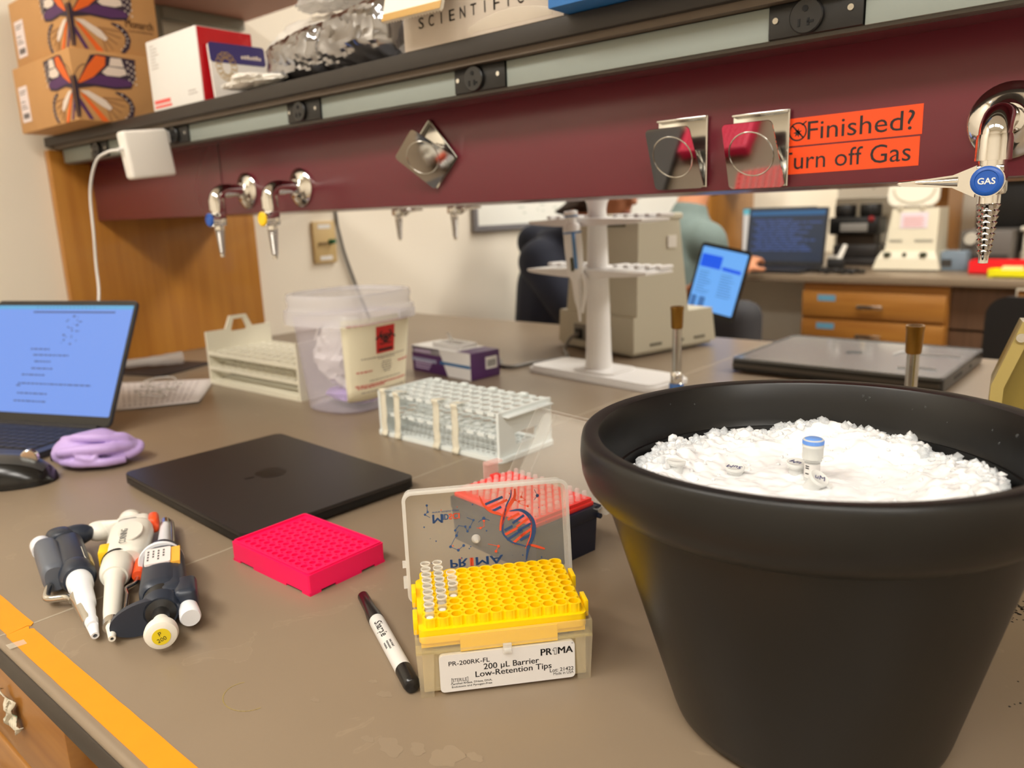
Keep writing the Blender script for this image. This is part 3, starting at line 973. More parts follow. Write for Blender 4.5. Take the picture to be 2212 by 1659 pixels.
def wrap_text(s, size, at, ang0, **k):
    tb_ = text_bm(s, size, None, **k)
    bb = MB()
    for v in tb_.verts:
        a = ang0 + v.co.y / .0061
        r = .00605 + v.co.z
        c = d * (at + v.co.x) + (side * sin(a) + Vector((0, 0, 1)) * cos(a)) * r
        v.co = c
    bb.add(tb_)
    return bb
bb = wrap_text('Sharpie', .0082, .056, radians(-44), bold=.00012, shear=.35, sx=.95)
bb.add(wrap_text('FINE POINT', .0021, .0875, radians(-10)).bm)
bb.add(wrap_text('PERMANENT', .0021, .0875, radians(-34)).bm)
bb.add(wrap_text('MARKER', .0021, .0875, radians(-58)).bm)
bb.build('lettering', M_ink, br, smooth=0)
# ---------------------------------------------------------------- ice bucket
KX, KY, KH = -.151, .448, .19
bk = thing('ice_bucket', 'large black rubber ice bucket full of crushed ice in the near corner', 'bucket', (KX, KY, 0))
M_rub = mat('black_rubber', (12, 12, 12), .38, var=.12, nscale=14, bump=.04)
def shear(mb):
    for v in mb.bm.verts:
        k = max(0, 1 - v.co.z / .16)
        v.co.z += .024 * v.co.x * max(0, v.co.z) / .19
        v.co.x += .0052 * k; v.co.y += .0042 * k
    return mb
b = MB()
b.lathe([(.0001, .0), (.071, .0), (.0785, .0015), (.0828, .006), (.0848, .012), (.1215, .150), (.1215, .158), (.1150, .158), (.0775, .012), (.0001, .010)], 96, False, False)
shear(b).build('body', M_rub, bk)
b = MB()
b.lathe([(.1205, .1505), (.1240, .1515), (.1285, .1545), (.1325, .1600), (.1350, .1670), (.1360, .1770), (.1354, .1855), (.1347, .1888), (.1338, .1898), (.1325, .1902), (.1262, .1894), (.1250, .1890), (.1243, .1878), (.1215, .176), (.1185, .163), (.1165, .1545), (.1140, .152)], 96, False, False)
shear(b).build('rim_collar', M_rub, bk)
# crushed ice
def ice_h(x, y):
    r = math.hypot(x, y)
    n = noise.noise(Vector((x * 26, y * 26, 3.1))) * .0040 + noise.noise(Vector((x * 70, y * 70, 1.7))) * .0030 + noise.noise(Vector((x * 170, y * 170, .7))) * .0020 + abs(noise.noise(Vector((x * 330, y * 330, 9)))) * .0010
    ridge = .008 * math.exp(-((r - .088) / .018) ** 2)
    flat = 1 if r < .06 else max(.0, 1)
    back = .011 * math.exp(-((x + .005) / .05) ** 2 - ((y - .085) / .03) ** 2)
    lf_ = .006 * math.exp(-((x + .095) / .03) ** 2 - ((y - .01) / .05) ** 2)
    rt = .010 * math.exp(-((x - .085) / .028) ** 2 - ((y - .04) / .05) ** 2)
    k = 1 if r > .065 else .45
    fall = -.010 * max(0, (r - .100) / .012) ** 2
    return .1515 + n * k * 1.25 + ridge * .5 + back + lf_ + rt + fall
b = MB()
N = 150
R = .1115
vs, fs = [], []
idx = {}
for i in range(N + 1):
    for j in range(N + 1):
        x = -R + 2 * R * i / N; y = -R + 2 * R * j / N
        if math.hypot(x, y) <= R - .0012 + .006 * noise.noise(Vector((x * 40, y * 40, 8))):
            idx[(i, j)] = len(vs); vs.append((x, y, ice_h(x, y)))
for i in range(N):
    for j in range(N):
        q = [(i, j), (i + 1, j), (i + 1, j + 1), (i, j + 1)]
        if all(c in idx for c in q): fs.append([idx[c] for c in q])
b.faces(vs, fs)
random.seed(11)
for k in range(760):
    a = random.uniform(0, 2 * pi); r = .104 * math.sqrt(random.uniform(.15, 1))
    if k % 4: r = .107 - abs(random.gauss(0, .010))
    x, y = r * cos(a), r * sin(a)
    s = random.uniform(.0012, .0034) * (1.0 if r > .082 else .5)
    b.mi = 1 if (r > .085 and k % 3) else 0
    bb = bmesh.new()
    bmesh.ops.create_icosphere(bb, subdivisions=1, radius=s)
    for v in bb.verts: v.co = v.co * (1 + random.uniform(-.35, .35)) + Vector((x, y, ice_h(x, y) + s * .25))
    b.add(bb)
M_ice = mat('crushed_ice', (250, 251, 252), .16, sss=.35, sssr=(.012, .012, .013), ssss=1.0, var=.0)
o = b.build('crushed_ice', [M_ice, mat('clear_ice', (238, 242, 244), .04, clear=.62, var=0)], smooth=60, loc=(KX, KY, 0))
tag(o, 'crushed white ice filling the black bucket', 'ice', kind='stuff')
# droplets on the inner wall
b = MB()
random.seed(5)
M_drop = mat('water_drop', (120, 122, 122), .05, clear=.8, var=0)
for a, z, s in ((92, .182, .0016), (90, .1812, .0014), (91, .179, .0008), (72, .180, .0012), (76, .177, .0007), (38, .178, .0016), (35, .181, .0012), (48, .176, .0009), (44, .170, .0012), (64, .173, .0007), (150, .178, .001), (160, .181, .0008)):
    r = .1185 + (z - .163) * .23 - .0004
    b.ball((r * cos(radians(a)), r * sin(radians(a)), z + .024 * r * cos(radians(a)) * z / .19), (s * .7, s * .7, s * .85), 10, 6)
b.build('water_drops', M_drop, bk)

# vials in the ice
def KICE(x, y): return ice_h(x - KX, y - KY)
M_clearv = mat('vial_plastic', (240, 240, 236), .2, clear=.45, var=0)
v = thing('screw_cap_vial', 'small clear vial with a blue cap standing in the ice', 'vial', (-.1525, .4610, KICE(-.1525, .4610) + .0040))
b = MB(); b.lathe([(.0040, -.008), (.0046, -.004), (.0046, .0075), (.0056, .0085), (.0056, .0095), (.0052, .0100), (.0052, .0135)], 28); b.build('tube', M_clearv, v)
b = MB(); b.lathe([(.00466, -.002), (.00466, .0068)], 28, False, False); lb = b.build('label', M_paper, v)
b = MB()
for k in range(5):
    a0 = radians(-120 + k * 6)
    for zz in (.0052, .0038, .0004):
        p = Vector((.0047 * cos(a0), .0047 * sin(a0), zz))
        b.box(p.x - .0002, p.y - .0002, p.z, p.x + .0002, p.y + .0002, p.z + .0006)
b.build('print', M_ink, lb)
b = MB(); b.lathe([(.0061, .0098), (.0061, .0168), (.0064, .0172), (.0064, .0184), (.0061, .0188), (.0061, .0218), (.0056, .0222), (.0050, .0222), (.0048, .0216), (.0001, .0216)], 40, True, False)
cp = b.build('cap', mat('cap_clear', (232, 232, 226), .25, clear=.25, var=0), v)
b = MB(); b.lathe([(.0001, .0228), (.0042, .0228), (.0048, .0224), (.0062, .0215), (.0063, .0192), (.0001, .0192)][::-1], 40, False, False)
for k in range(40):
    a = 2 * pi * k / 40
    b.box(.0063 * cos(a) - .0001, .0063 * sin(a) - .0001, .0192, .0063 * cos(a) + .0001, .0063 * sin(a) + .0001, .0215)
b.build('cap_insert', mat('cap_blue', (110, 158, 232), .35, var=.0), cp)
b = MB(); b.tube([(.0055, 0, .0115), (.009, .001, .0125), (.0115, .001, .0118), (.0120, -.0005, .0108), (.009, -.0012, .0102), (.0055, -.0006, .0105)], .0005, 8, 6)
b.build('cap_loop', M_clearv, v)
def eppi(label, loc, rot, scribble=None, rz=0):
    t = thing('microtube', label, 'tube', loc, rot=rot, group='clear microtubes in the ice')
    b = MB(); b.lathe([(.0022, -.022), (.0046, -.008), (.0048, -.001), (.0058, -.001), (.0058, 0)], 28); b.build('tube', M_clearv, t)
    b = MB(); b.lathe([(.0058, 0), (.0061, .0003), (.0061, .0016), (.0056, .0019), (.0050, .0015), (.0001, .0015)], 36, True, False)
    b.box(.0055, -.002, 0, .0085, .002, .0012)
    l = b.build('lid', mat('microtube_lid', (244, 244, 240), .22, clear=.30, var=0), t)
    if scribble:
        b = MB()
        letters(b, scribble, .0054, Matrix.Translation((0, 0, .0017)) @ Matrix.Rotation(rz, 4, 'Z'), ax='CENTER', ay='CENTER', shear=.2)
        b.build('handwriting', mat('blue_ink', (58, 58, 110), .5), l, smooth=0)
eppi('clear microtube in the ice with a blank lid, nearest the yellow rack', (-.2255, .4235, KICE(-.2255, .4235) + .0030), (.1, .05, 2.4))
eppi('clear microtube in the ice with a handwritten 5uM lid standing clear of the vial', (-.1960, .4465, KICE(-.1960, .4465) + .0042), (.12, 0, .4), '5uM', radians(165))
eppi('clear microtube in the ice half hidden behind the blue-capped vial', (-.1640, .4660, KICE(-.1640, .4660) + .0060), (.15, 0, .2), 'uM', radians(150))
eppi('clear microtube leaning in the ice in front of the blue-capped vial', (-.1440, .4470, KICE(-.1440, .4470) + .0062), (.30, .55, .3), 'uM', radians(20))
# ---------------------------------------------------------------- closed dark laptop
def fruit_mark(mb, M, s):
    """the bitten-fruit emblem lying in the plane of M, about s tall"""
    body = []
    for k in range(60):
        a = 2 * pi * k / 60
        r = .40 + .03 * cos(2 * a)
        x, y = r * 1.0 * cos(a), r * 1.05 * sin(a)
        y -= .05 * math.exp(-(x / .10) ** 2) * (1 if y > 0 else -1)
        d = math.hypot(x - .47, y - .08)
        if d < .17: x, y = .47 + (x - .47) / d * .17 - .0, .08 + (y - .08) / d * .17
        if x > .47: x = .47 - math.sqrt(max(0, .17 ** 2 - (y - .08) ** 2))
        body.append((x * s, (y - .08) * s))
    mb.prism(body, 0, .00025, M)
    leaf = [(0, .40), (.015, .50), (.07, .58), (.16, .61), (.15, .52), (.09, .44)]
    mb.prism([(x * s, y * s) for x, y in leaf], 0, .00025, M)
M_mac = mat('black_aluminium', (58, 55, 54), .36, .5, var=.03)
M_mac_edge = mat('black_aluminium_edge', (30, 29, 29), .4, .4)
lt = thing('laptop', 'closed matte black laptop lying flat behind the pink rack', 'laptop', (-.8205, .4870, 0), radians(-3.2))
LX, LY = .3126 / 2, .2212 / 2
b = MB()
b.prism(rrect(-LX, -LY, LX, LY, .012, 6), .0035, .0108); b.prism(rrect(-LX + .004, -LY + .004, LX - .004, LY - .004, .010, 6), .0015, .0035)
b.build('base', M_mac_edge, lt)
b = MB(); b.prism(rrect(-LX, -LY, LX, LY, .012, 6), .0113, .0148); b.prism(rrect(-LX + .0006, -LY + .0006, LX - .0006, LY - .0006, .0115, 6), .0148, .0155)
ld = b.build('lid', M_mac, lt)
b = MB(); fruit_mark(b, MF((0, .004, .0155), (-1, 0, 0), (0, -1, 0)), .046)
b.build('emblem', mat('emblem_black', (3, 3, 3), .35), ld, smooth=0)
b = MB()
for y0, y1, z in ((-.075, -.04, .0072), (-.022, -.012, .0072), (.002, .012, .0072), (.03, .042, .0072)): b.box(LX - .0004, y0, z - .0016, LX + .0002, y1, z + .0016)
for y0, y1 in ((-.05, -.03), (.01, .02)): b.box(-LX - .0002, y0, .0058, -LX + .0004, y1, .0085)
b.build('ports', mat('port_dark', (6, 6, 6), .6), lt)
for sx, sy in ((-1, -1), (1, -1), (-1, 1), (1, 1)):
    b = MB(); b.lathe([(.011, 0), (.012, .0015)], 20, True, True, Matrix.Translation((sx * (LX - .03), sy * (LY - .025), 0))); b.build('foot', M_black, lt)

# ---------------------------------------------------------------- open laptop
hp = Vector((-1.243, .475, 0))
rz = radians(22.6)
ol = thing('laptop', 'open laptop showing a blue-lit document beside the oak panel', 'laptop', hp, rz)
W2 = .304
b = MB(); b.prism(rrect(-W2, -.212, 0, .004, .01, 5), .0015, .0105)
b.build('base', mat('midnight_aluminium', (58, 60, 72), .38, .5), ol)
b = MB(); b.prism(rrect(-W2 + .02, -.118, -.02, -.016, .003), .0105, .0108); kb0 = b.build('keyboard_bed', mat('key_bed', (20, 20, 24), .6), ol)
b = MB()
for r in range(6):
    n = 14
    for c in range(n):
        x0 = -W2 + .0225 + c * (W2 - .045) / n
        y0 = -.116 + r * .0165
        b.box(x0 + .0008, y0 + .0008, .0107, x0 + (W2 - .045) / n - .0012, y0 + .0148, .0117, .0004)
tag(b.build('keys', mat('key_black', (24, 25, 34), .45), kb0), 'rows of dark keys')
b = MB(); b.prism(rrect(-W2 / 2 - .065, -.206, -W2 / 2 + .065, -.126, .004), .0105, .0107); b.build('trackpad', mat('trackpad', (50, 52, 62), .3), ol)
b = MB(); b.cyl((-W2 + .02, .002, .009), (-.02, .002, .009), .005, n=16); b.build('hinge', M_black, ol)
tl = radians(27)
sf = MF((-W2, .004, .0115), (1, 0, 0), (0, sin(tl), cos(tl)))
SH = .212
b = MB(); b.prism(rrect(0, 0, W2, SH, .010, 5), -.0045, -.0008, sf); scr = b.build('screen_lid', mat('midnight_aluminium', (58, 60, 72), .38, .5), ol)
b = MB(); b.prism(rrect(.0012, .0012, W2 - .0012, SH - .0012, .009, 5), -.0008, .0, sf); b.build('bezel', mat('bezel_black', (14, 14, 15), .25), scr)
b = MB(); b.prism(rrect(.006, .016, W2 - .006, SH - .009, .003), 0, .0003, sf)
disp = b.build('display', mat('display_blue', (12, 13, 16), .3, emit=.95, ecol=(112, 154, 238), var=0), scr)
b = MB(); b.M = sf
SX0, SX1, SY0, SY1 = .006, W2 - .006, .016, SH - .009
def sq(x0, y0, x1, y1): b.prism([(SX0 + (SX1 - SX0) * x0, SY0 + (SY1 - SY0) * y0), (SX0 + (SX1 - SX0) * x1, SY0 + (SY1 - SY0) * y0), (SX0 + (SX1 - SX0) * x1, SY0 + (SY1 - SY0) * y1), (SX0 + (SX1 - SX0) * x0, SY0 + (SY1 - SY0) * y1)], .0003, .0004)
sq(0, .965, 1, 1)
o = b.build('tab_strip', mat('display_cyan', (10, 12, 14), .3, emit=.9, ecol=(92, 176, 226), var=0), disp, smooth=0)
b = MB(); b.M = sf
random.seed(21)
for y, x0, x1 in ((.585, .33, .47), (.53, .36, .62), (.47, .38, .50), (.405, .37, .53), (.345, .31, .48), (.265, .30, .83), (.245, .29, .32), (.175, .31, .53), (.105, .30, .54)):
    x = x0
    while x < x1:
        w = random.uniform(.012, .04)
        sq(x, y - .005, min(x + w, x1), y + .007); x += w + .006
for k in range(26):
    x = random.uniform(.53, .66); y = random.uniform(.62, .90)
    sq(x, y, x + random.uniform(.004, .02), y + random.uniform(.004, .014))
sq(.28, .930, .88, .944)
for k in range(20): sq(.30 + k * .03, .975, .31 + k * .03, .985)
b.build('screen_text', mat('display_text', (10, 11, 14), .4, emit=.8, ecol=(62, 84, 140), var=0), disp, smooth=0)

# mouse, dongle, glove
ms = thing('computer_mouse', 'black and grey computer mouse beside the open laptop', 'mouse', (-1.116, .297, 0), radians(48))
b = MB()
def mouse(u, v):
    a = u * pi; x = -.058 + .116 * v
    w = .034 * math.sqrt(max(0, 1 - (2 * v - 1) ** 2 * .98)) ** .8
    h = (.038 - .010 * (v - .35) ** 2 * 4) * math.sqrt(max(0, 1 - (2 * v - 1) ** 4 * .99))
    return (x, -w * cos(a), .001 + h * sin(a) ** .8)
b.sheet(25, 25, mouse)
b.build('body', mat('mouse_black', (20, 20, 20), .22), ms)
b = MB()
def top(u, v):
    x, y, z = mouse(.30 + .40 * u, .12 + .8 * v)
    return (x, y, z + .0008)
b.sheet(16, 20, top); b.build('top_shell', mat('mouse_grey', (62, 62, 62), .35), ms)
b = MB(); M = Matrix.Translation((.030, 0, .033)) @ Matrix.Rotation(pi / 2, 4, 'X'); b.lathe([(.0095, -.004), (.0105, -.003), (.0105, .003), (.0095, .004)], 24, True, True, M); b.build('scroll_wheel', M_steel, ms)
dg = thing('usb_dongle', 'tiny black plug with a lit blue lamp between mouse and glove', 'plug', (-1.165, .378, 0), radians(40))
b = MB(); b.box(-.012, -.007, 0.0005, .012, .007, .012, .0015); b.build('body', M_black, dg)
b = MB(); b.ball((.012, -.002, .008), .0016, 10, 6); b.build('indicator', mat('blue_led', (40, 70, 255), .3, emit=6, var=0), dg)
gl = MB()
def gl_ball(c, r, rz=0, ry=0):
    M = Matrix.Translation(c) @ Matrix.Rotation(rz, 4, 'Z') @ Matrix.Rotation(ry, 4, 'Y')
    bb = bmesh.new(); bmesh.ops.create_uvsphere(bb, u_segments=28, v_segments=18, radius=1)
    for v in bb.verts:
        p = v.co.copy(); n_ = noise.noise(p * 1.3 + Vector(c) * 60)
        v.co = M @ Vector((p.x * r[0], p.y * r[1], p.z * r[2])) * 1.0 + Vector((0, 0, .004 * n_))
    gl.add(bb)
gl_ball((-.010, .006, .024), (.046, .032, .021), .2, -.1)
gl_ball((.026, .004, .020), (.030, .031, .018), -.3, .15)
gl_ball((-.028, -.004, .017), (.026, .026, .016), .5, .2)
gl_ball((-.006, -.012, .013), (.034, .022, .012), .0, 0)
gl.tube([(-.048, -.008, .018), (-.030, -.028, .026), (-.002, -.034, .029), (.026, -.030, .028), (.046, -.012, .024), (.052, .006, .020)], [.0055, .007, .008, .008, .007, .006], 14, 8)
gl.tube([(-.040, .004, .036), (-.016, -.014, .041), (.014, -.018, .040), (.040, -.006, .033), (.050, .012, .024)], [.005, .0065, .007, .0065, .005], 14, 8)
gl.tube([(-.034, -.024, .012), (-.014, -.036, .013), (.006, -.038, .012), (.026, -.036, .011), (.046, -.022, .010)], [.0055, .0065, .006, .006, .006], 14, 8)
gl.tube([(-.010, -.038, .022), (.002, -.041, .019), (.012, -.040, .017), (.014, -.036, .023), (.004, -.035, .026)], .0038, 12, 8)
gl.tube([(.046, -.018, .012), (.058, -.004, .016), (.056, .012, .020), (.044, .020, .022)], .0055, 12, 8)
for v in gl.bm.verts: v.co.z = max(.0008, v.co.z)
o = gl.build('nitrile_glove', mat('lavender_glove', (190, 164, 222), .45, sss=.1, var=.03), smooth=60, loc=(-1.106, .402, 0))
m_ = o.modifiers.new('fuse', 'REMESH'); m_.mode = 'VOXEL'; m_.voxel_size = .0016; m_.use_smooth_shade = True
m_ = o.modifiers.new('soften', 'SMOOTH'); m_.iterations = 4; m_.factor = .5
o.rotation_euler = (0, 0, radians(48))
tag(o, 'balled-up lavender rubber glove beside the open laptop', 'glove')

# ---------------------------------------------------------------- paper, clips, dark folder
b = MB()
pp = [(-1.66, .655), (-1.40, .553), (-1.322, .668), (-1.365, .735), (-1.50, .80)]
def paper(u, v):
    a = Vector(pp[0]).lerp(Vector(pp[1]), u); c = Vector(pp[4]).lerp(Vector(pp[2]), u)
    q = a.lerp(c, v)
    return (q.x, q.y, .0012 + .0025 * (u ** 4) * v + .0006 * sin(6 * u))
b.sheet(24, 12, paper)
o = b.build('paper_sheet', mat('printed_paper', (238, 230, 228), .7, var=.01))
o.modifiers.new('solid', 'SOLIDIFY').thickness = .0005
tag(o, 'white sheet of printed paper beside the open laptop', 'paper')
b = MB()
random.seed(9)
for k in range(13):
    for q in range(7):
        u0 = .08 + q * .125 + random.uniform(0, .02); v0 = .10 + k * .062
        x0, y0, z0 = paper(u0, v0); x1, y1, z1 = paper(u0 + random.uniform(.05, .11), v0)
        dd = Vector((y0 - y1, x1 - x0, 0)).normalized() * .0018
        b.faces([(x0, y0, z0 + .0006), (x1, y1, z1 + .0006), (x1 + dd.x, y1 + dd.y, z1 + .0006), (x0 + dd.x, y0 + dd.y, z0 + .0006)], [(0, 1, 2, 3)])
b.build('printed_lines', mat('faint_ink', (178, 166, 166), .7, var=0), o, smooth=0)
b = MB()
for k, (cx, cy, r) in enumerate(((-1.44, .635, .035), (-1.50, .690, .045), (-1.46, .66, .04))):
    b.tube([(cx + r * cos(a) * (1 + .3 * sin(2 * a + k)), cy + r * .55 * sin(a) + .01 * cos(3 * a), .006 + .012 * abs(sin(a * 1.5 + k)) * (1 if k else .6)) for a in [2 * pi * i / 12 for i in range(12)]], .0014, 8, 5, closed=True)
o = b.build('clear_tubing', mat('clear_tubing', (228, 222, 216), .25, clear=.4, var=0))
tag(o, 'thin clear coiled tubing lying on the printed paper', 'tubing')
b = MB(); b.prism([(-1.76, .69), (-1.50, .705), (-1.52, .80), (-1.70, .905), (-1.89, .86), (-1.89, .74)], 0, .004)
b2 = MB(); b2.box(-.10, -.075, .0001, .10, .075, .005, .001)
o = b2.build('dark_folder', mat('folder_brown', (44, 32, 28), .6), loc=(-1.745, .785, 0)); o.rotation_euler = (0, 0, radians(18))
tag(o, 'flat dark brown folder lying against the oak panel', 'folder')
b.bm.free()
b = MB(); b.tube([(-.075, 0, 0), (-.03, .006, .002), (.02, .004, .003), (.06, .016, .003)], [.007, .010, .010, .012, .014, .015], 12, 5)
o = b.build('plastic_wrap', mat('clear_wrap', (200, 192, 186), .15, clear=.55, var=0), loc=(-1.72, .775, .0185)); o.rotation_euler = (0, 0, radians(60))
tag(o, 'twisted strip of clear plastic wrap on the dark folder', 'wrap')

# ---------------------------------------------------------------- three pipettes
M_piv = mat('pipette_navy', (38, 46, 60), .38, var=.05)
M_pig = mat('pipette_grey', (92, 98, 108), .45, var=.03)
M_piw = mat('pipette_white', (236, 238, 242), .35, var=0)
M_pic = mat('pipette_cream', (232, 228, 216), .38, var=0)
M_porange = mat('pipette_orange', (250, 88, 36), .4, var=0)
def oval(mb, p0, p1, a0, b0, a1, b1, n=28, bev=.004):
    """rounded bar from p0 to p1 along local x: half-widths a (y) and b (z)"""
    x0, y0, z0 = p0; x1, y1, z1 = p1
    secs = [(0, .80), (.03, .94), (.10, 1), (.90, 1), (.97, .94), (1, .80)]
    vs = []
    for t, k in secs:
        cx, cy, cz = x0 + (x1 - x0) * t, y0 + (y1 - y0) * t, z0 + (z1 - z0) * t
        a = (a0 + (a1 - a0) * t) * k; bb = (b0 + (b1 - b0) * t) * k
        for i in range(n):
            an = 2 * pi * i / n
            c, s = cos(an), sin(an)
            e = .75
            vs.append((cx, cy + a * math.copysign(abs(c) ** e, c), cz + bb * math.copysign(abs(s) ** e, s)))
    fs = []
    m = len(secs)
    for k in range(m - 1):
        for i in range(n): fs.append((k * n + i, k * n + (i + 1) % n, (k + 1) * n + (i + 1) % n, (k + 1) * n + i))
    fs += [list(range(n))[::-1], [(m - 1) * n + i for i in range(n)]]
    mb.faces(vs, fs)
def place(name, label, tip, top, cat='pipette'):
    """local x runs from the plunger end to the tip; z up"""
    a = Vector(top); c = Vector(tip)
    d = c - a
    return thing(name, label, cat, (a.x, a.y, 0), math.atan2(d.y, d.x)), d.length
# left: navy pipette, grey ejector arm on its left side, white cone
t, L = place('pipette', 'dark grey and navy pipette with white cone, leftmost of the three', (-.609, .200), (-.815, .2560))
ZB = .0165
b = MB(); oval(b, (.020, 0, ZB), (.100, 0, ZB), .0130, .0140, .0132, .0140); b.axis((.094, 0, ZB), (1, 0, ZB), [(.0140, 0), (.0148, .004), (.0148, .016), (.0125, .021)], 32); b.build('handle', M_piv, t)
b = MB(); oval(b, (.030, -.0185, ZB + .003), (.100, -.0165, ZB), .0110, .0140, .0105, .0135); b.build('ejector_arm', M_pig, t)
b = MB(); b.axis((.012, -.022, ZB + .004), (.035, -.0215, ZB + .004), [(.0085, 0), (.0095, .003), (.0090, .020)], 24); b.build('ejector_button', M_piw, t)
b = MB(); b.axis((.000, .001, ZB + .002), (.03, 0, ZB), [(.0001, 0), (.0085, 0), (.0105, .003), (.0105, .008), (.006, .010), (.006, .03)], 24); b.build('plunger_button', mat('plunger_white', (206, 208, 214), .35), t)
b = MB(); oval(b, (.006, -.006, ZB + .004), (.024, -.002, ZB + .004), .012, .012, .011, .011); b.ball((.008, .008, ZB + .003), (.010, .018, .011), 20, 12); b.build('finger_hook', M_piv, t)
b = MB(); b.prism(rrect(.066, -.006, .096, .007, .002), 0, .0004, Matrix.Translation((0, .0112, ZB + .0072)) @ Matrix.Rotation(radians(-58), 4, 'X')); b.build('label', mat('label_cream', (224, 222, 206), .6), t)
b = MB(); b.axis((.1145, 0, ZB), (1, 0, ZB - .06), [(.0100, 0), (.0106, .004), (.0102, .014), (.0086, .017), (.0080, .038), (.0074, .050), (.0060, .052), (.0046, .074), (.0040, .086)], 28); b.build('cone', M_piw, t)
b = MB(); b.axis((.1900, 0, .0105), (L - .002, 0, .0062), [(.0052, 0), (.0030, L - .1925), (.0016, L - .1925)], 24, cap=False); b.build('nose', M_piw, t)
b = MB(); b.tube([(.100, -.022, .012), (.118, -.026, .0085), (.130, -.012, .0095), (.142, -.0085, .0105)], .0032, 10, 6); b.axis((.142, -.002, .0118), (.19, -.0006, .010), [(.0088, 0), (.0074, .022), (.0060, .046), (.0056, .050)], 24); b.build('ejector_wire', M_steel, t)
# middle: cream pipette with orange hook end
t, L = place('pipette', 'cream pipette with orange trigger and yellow sticker, middle of the three', (-.591, .205), (-.802, .3145))
ZB = .0165
b = MB(); oval(b, (.026, .004, ZB), (.108, .001, ZB), .0200, .0150, .0185, .0145); b.build('handle', M_pic, t)
b = MB(); b.M = Matrix.Translation((.056, .006, ZB + .0154)); b.prism(ellipse(.012, 0, .024, .011, 28), -.001, 0.0004); b.M = Matrix.Identity(4); b.build('raised_shield', M_pic, t)
b = MB(); fit(b, 'CORNING', MF((.098, .0035, ZB + .0160), (-1, 0, 0), (0, -1, 0)), 0, 0, .036, .0058); b.build('lettering', mat('grey_ink', (90, 90, 90), .6), t, smooth=0)
b = MB(); oval(b, (.006, -.030, ZB), (.024, -.005, ZB), .0105, .0095, .0120, .0125); b.ball((.012, -.027, ZB), (.012, .014, .010), 20, 12); b.box(.005, -.012, ZB - .011, .030, .020, ZB + .011, .006, 4); b.build('finger_hook', M_pic, t)
b = MB(); b.axis((-.010, .000, ZB), (.01, 0, ZB), [(.0001, 0), (.0095, 0), (.0115, .003), (.0115, .010), (.008, .012), (.008, .03)], 28); b.build('plunger_button', M_pic, t)
b = MB(); b.box(.018, -.009, ZB + .0062, .028, .009, ZB + .0118, .002); b.build('thumb_slot', mat('slot_grey', (70, 68, 66), .5), t)
b = MB(); b.box(.002, .018, ZB - .008, .026, .028, ZB + .009, .004, 3); b.build('orange_trigger', M_porange, t)
b = MB(); b.axis((.104, .0155, ZB - .002), (.135, .0135, ZB - .004), [(.0052, 0), (.0056, .014), (.0050, .031)], 18); b.build('orange_sleeve', M_porange, t)
b = MB(); b.axis((.106, -.004, ZB), (1, -.02, ZB), [(.0128, 0), (.0136, .002), (.0136, .019), (.0128, .026), (.0108, .032)], 36); b.build('adjust_collar', M_pic, t)
b = MB(); b.axis((.1045, -.004, ZB), (1, -.02, ZB), [(.0142, 0), (.0142, .002)], 36); b.build('ring_seal', M_black, t)
b = MB(); b.box(.082, -.020, ZB - .006, .103, -.010, ZB + .0125, .002); b.build('yellow_sticker', mat('sticker_yellow', (248, 200, 20), .5), t)
b = MB(); b.axis((.136, -.0045, ZB), (.22, -.002, .0095), [(.0094, 0), (.0078, .012), (.0068, .060), (.0058, .074)], 28); b.build('cone', M_pic, t)
b = MB(); b.axis((.210, -.002, .0098), (.24, -.001, .0085), [(.0068, 0), (.0064, .008)], 24); b.tube([(.134, .013, .010), (.142, .011, .009), (.152, .004, .0095), (.165, .0055, .0085), (.205, .0055, .0075), (.214, .004, .008)], .0024, 10, 6); b.build('ejector_wire', M_steel, t)
b = MB(); b.axis((.216, -.0018, .0094), (L, 0, .007), [(.0046, 0), (.0040, .004), (.0026, .0185), (.0012, .0185)], 20, cap=False); b.build('nose', M_pic, t)
# right: navy pipette turned round, yellow P200 button towards the viewer
t, L = place('pipette', 'navy pipette with white plunger button marked P 200, rightmost of the three', (-.790, .3455), (-.553, .2235))
ZB = .0180
b = MB(); oval(b, (.058, -.001, ZB), (.150, -.002, ZB), .0165, .0165, .0165, .0160); oval(b, (.048, -.011, ZB), (.140, -.007, ZB), .0125, .0140, .0125, .0145); b.build('handle', M_piv, t)
b = MB(); b.axis((.145, -.001, ZB), (1, 0, ZB), [(.0165, 0), (.0158, .008), (.0120, .016)], 32); b.build('shoulder', M_piv, t)
b = MB(); b.axis((.136, 0, ZB), (1, 0, ZB), [(.0190, 0), (.0196, .002), (.0190, .0045)], 36); b.build('white_ring', M_piw, t)
b = MB(); fr = MF((.126, .003, ZB + .0170), (0, -1, 0), (1, 0, 0)); b.prism(rrect(-.008, -.030, .013, .004, .002), -.002, 0, fr); lb = b.build('label', mat('label_rose', (236, 224, 222), .6), t)
b = MB(); b.prism([(.013, -.030), (.0205, -.030), (.0205, .004), (.013, .004)], -.0045, -.0012, fr); b.build('label_stripe', mat('label_orange', (246, 182, 66), .6), t)
b = MB()
b.M = fr
for k in range(4):
    for j in range(3 if k % 2 else 4): b.prism([(-.006 + k * .0042, -.005 - j * .006), (-.0045 + k * .0042, -.005 - j * .006), (-.0045 + k * .0042, -.001 - j * .006), (-.006 + k * .0042, -.001 - j * .006)], 0, .0001)
b.build('small_print', mat('grey_ink', (90, 90, 90), .6), lb, smooth=0)
b = MB(); b.axis((.020, -.002, ZB), (.06, -.002, ZB), [(.0065, 0), (.0065, .012), (.0115, .014), (.0115, .022), (.0105, .0225), (.0125, .024), (.0125, .034), (.014, .036), (.014, .042)], 36); b.build('thumb_wheel', mat('knurl_black', (30, 29, 28), .45), t)
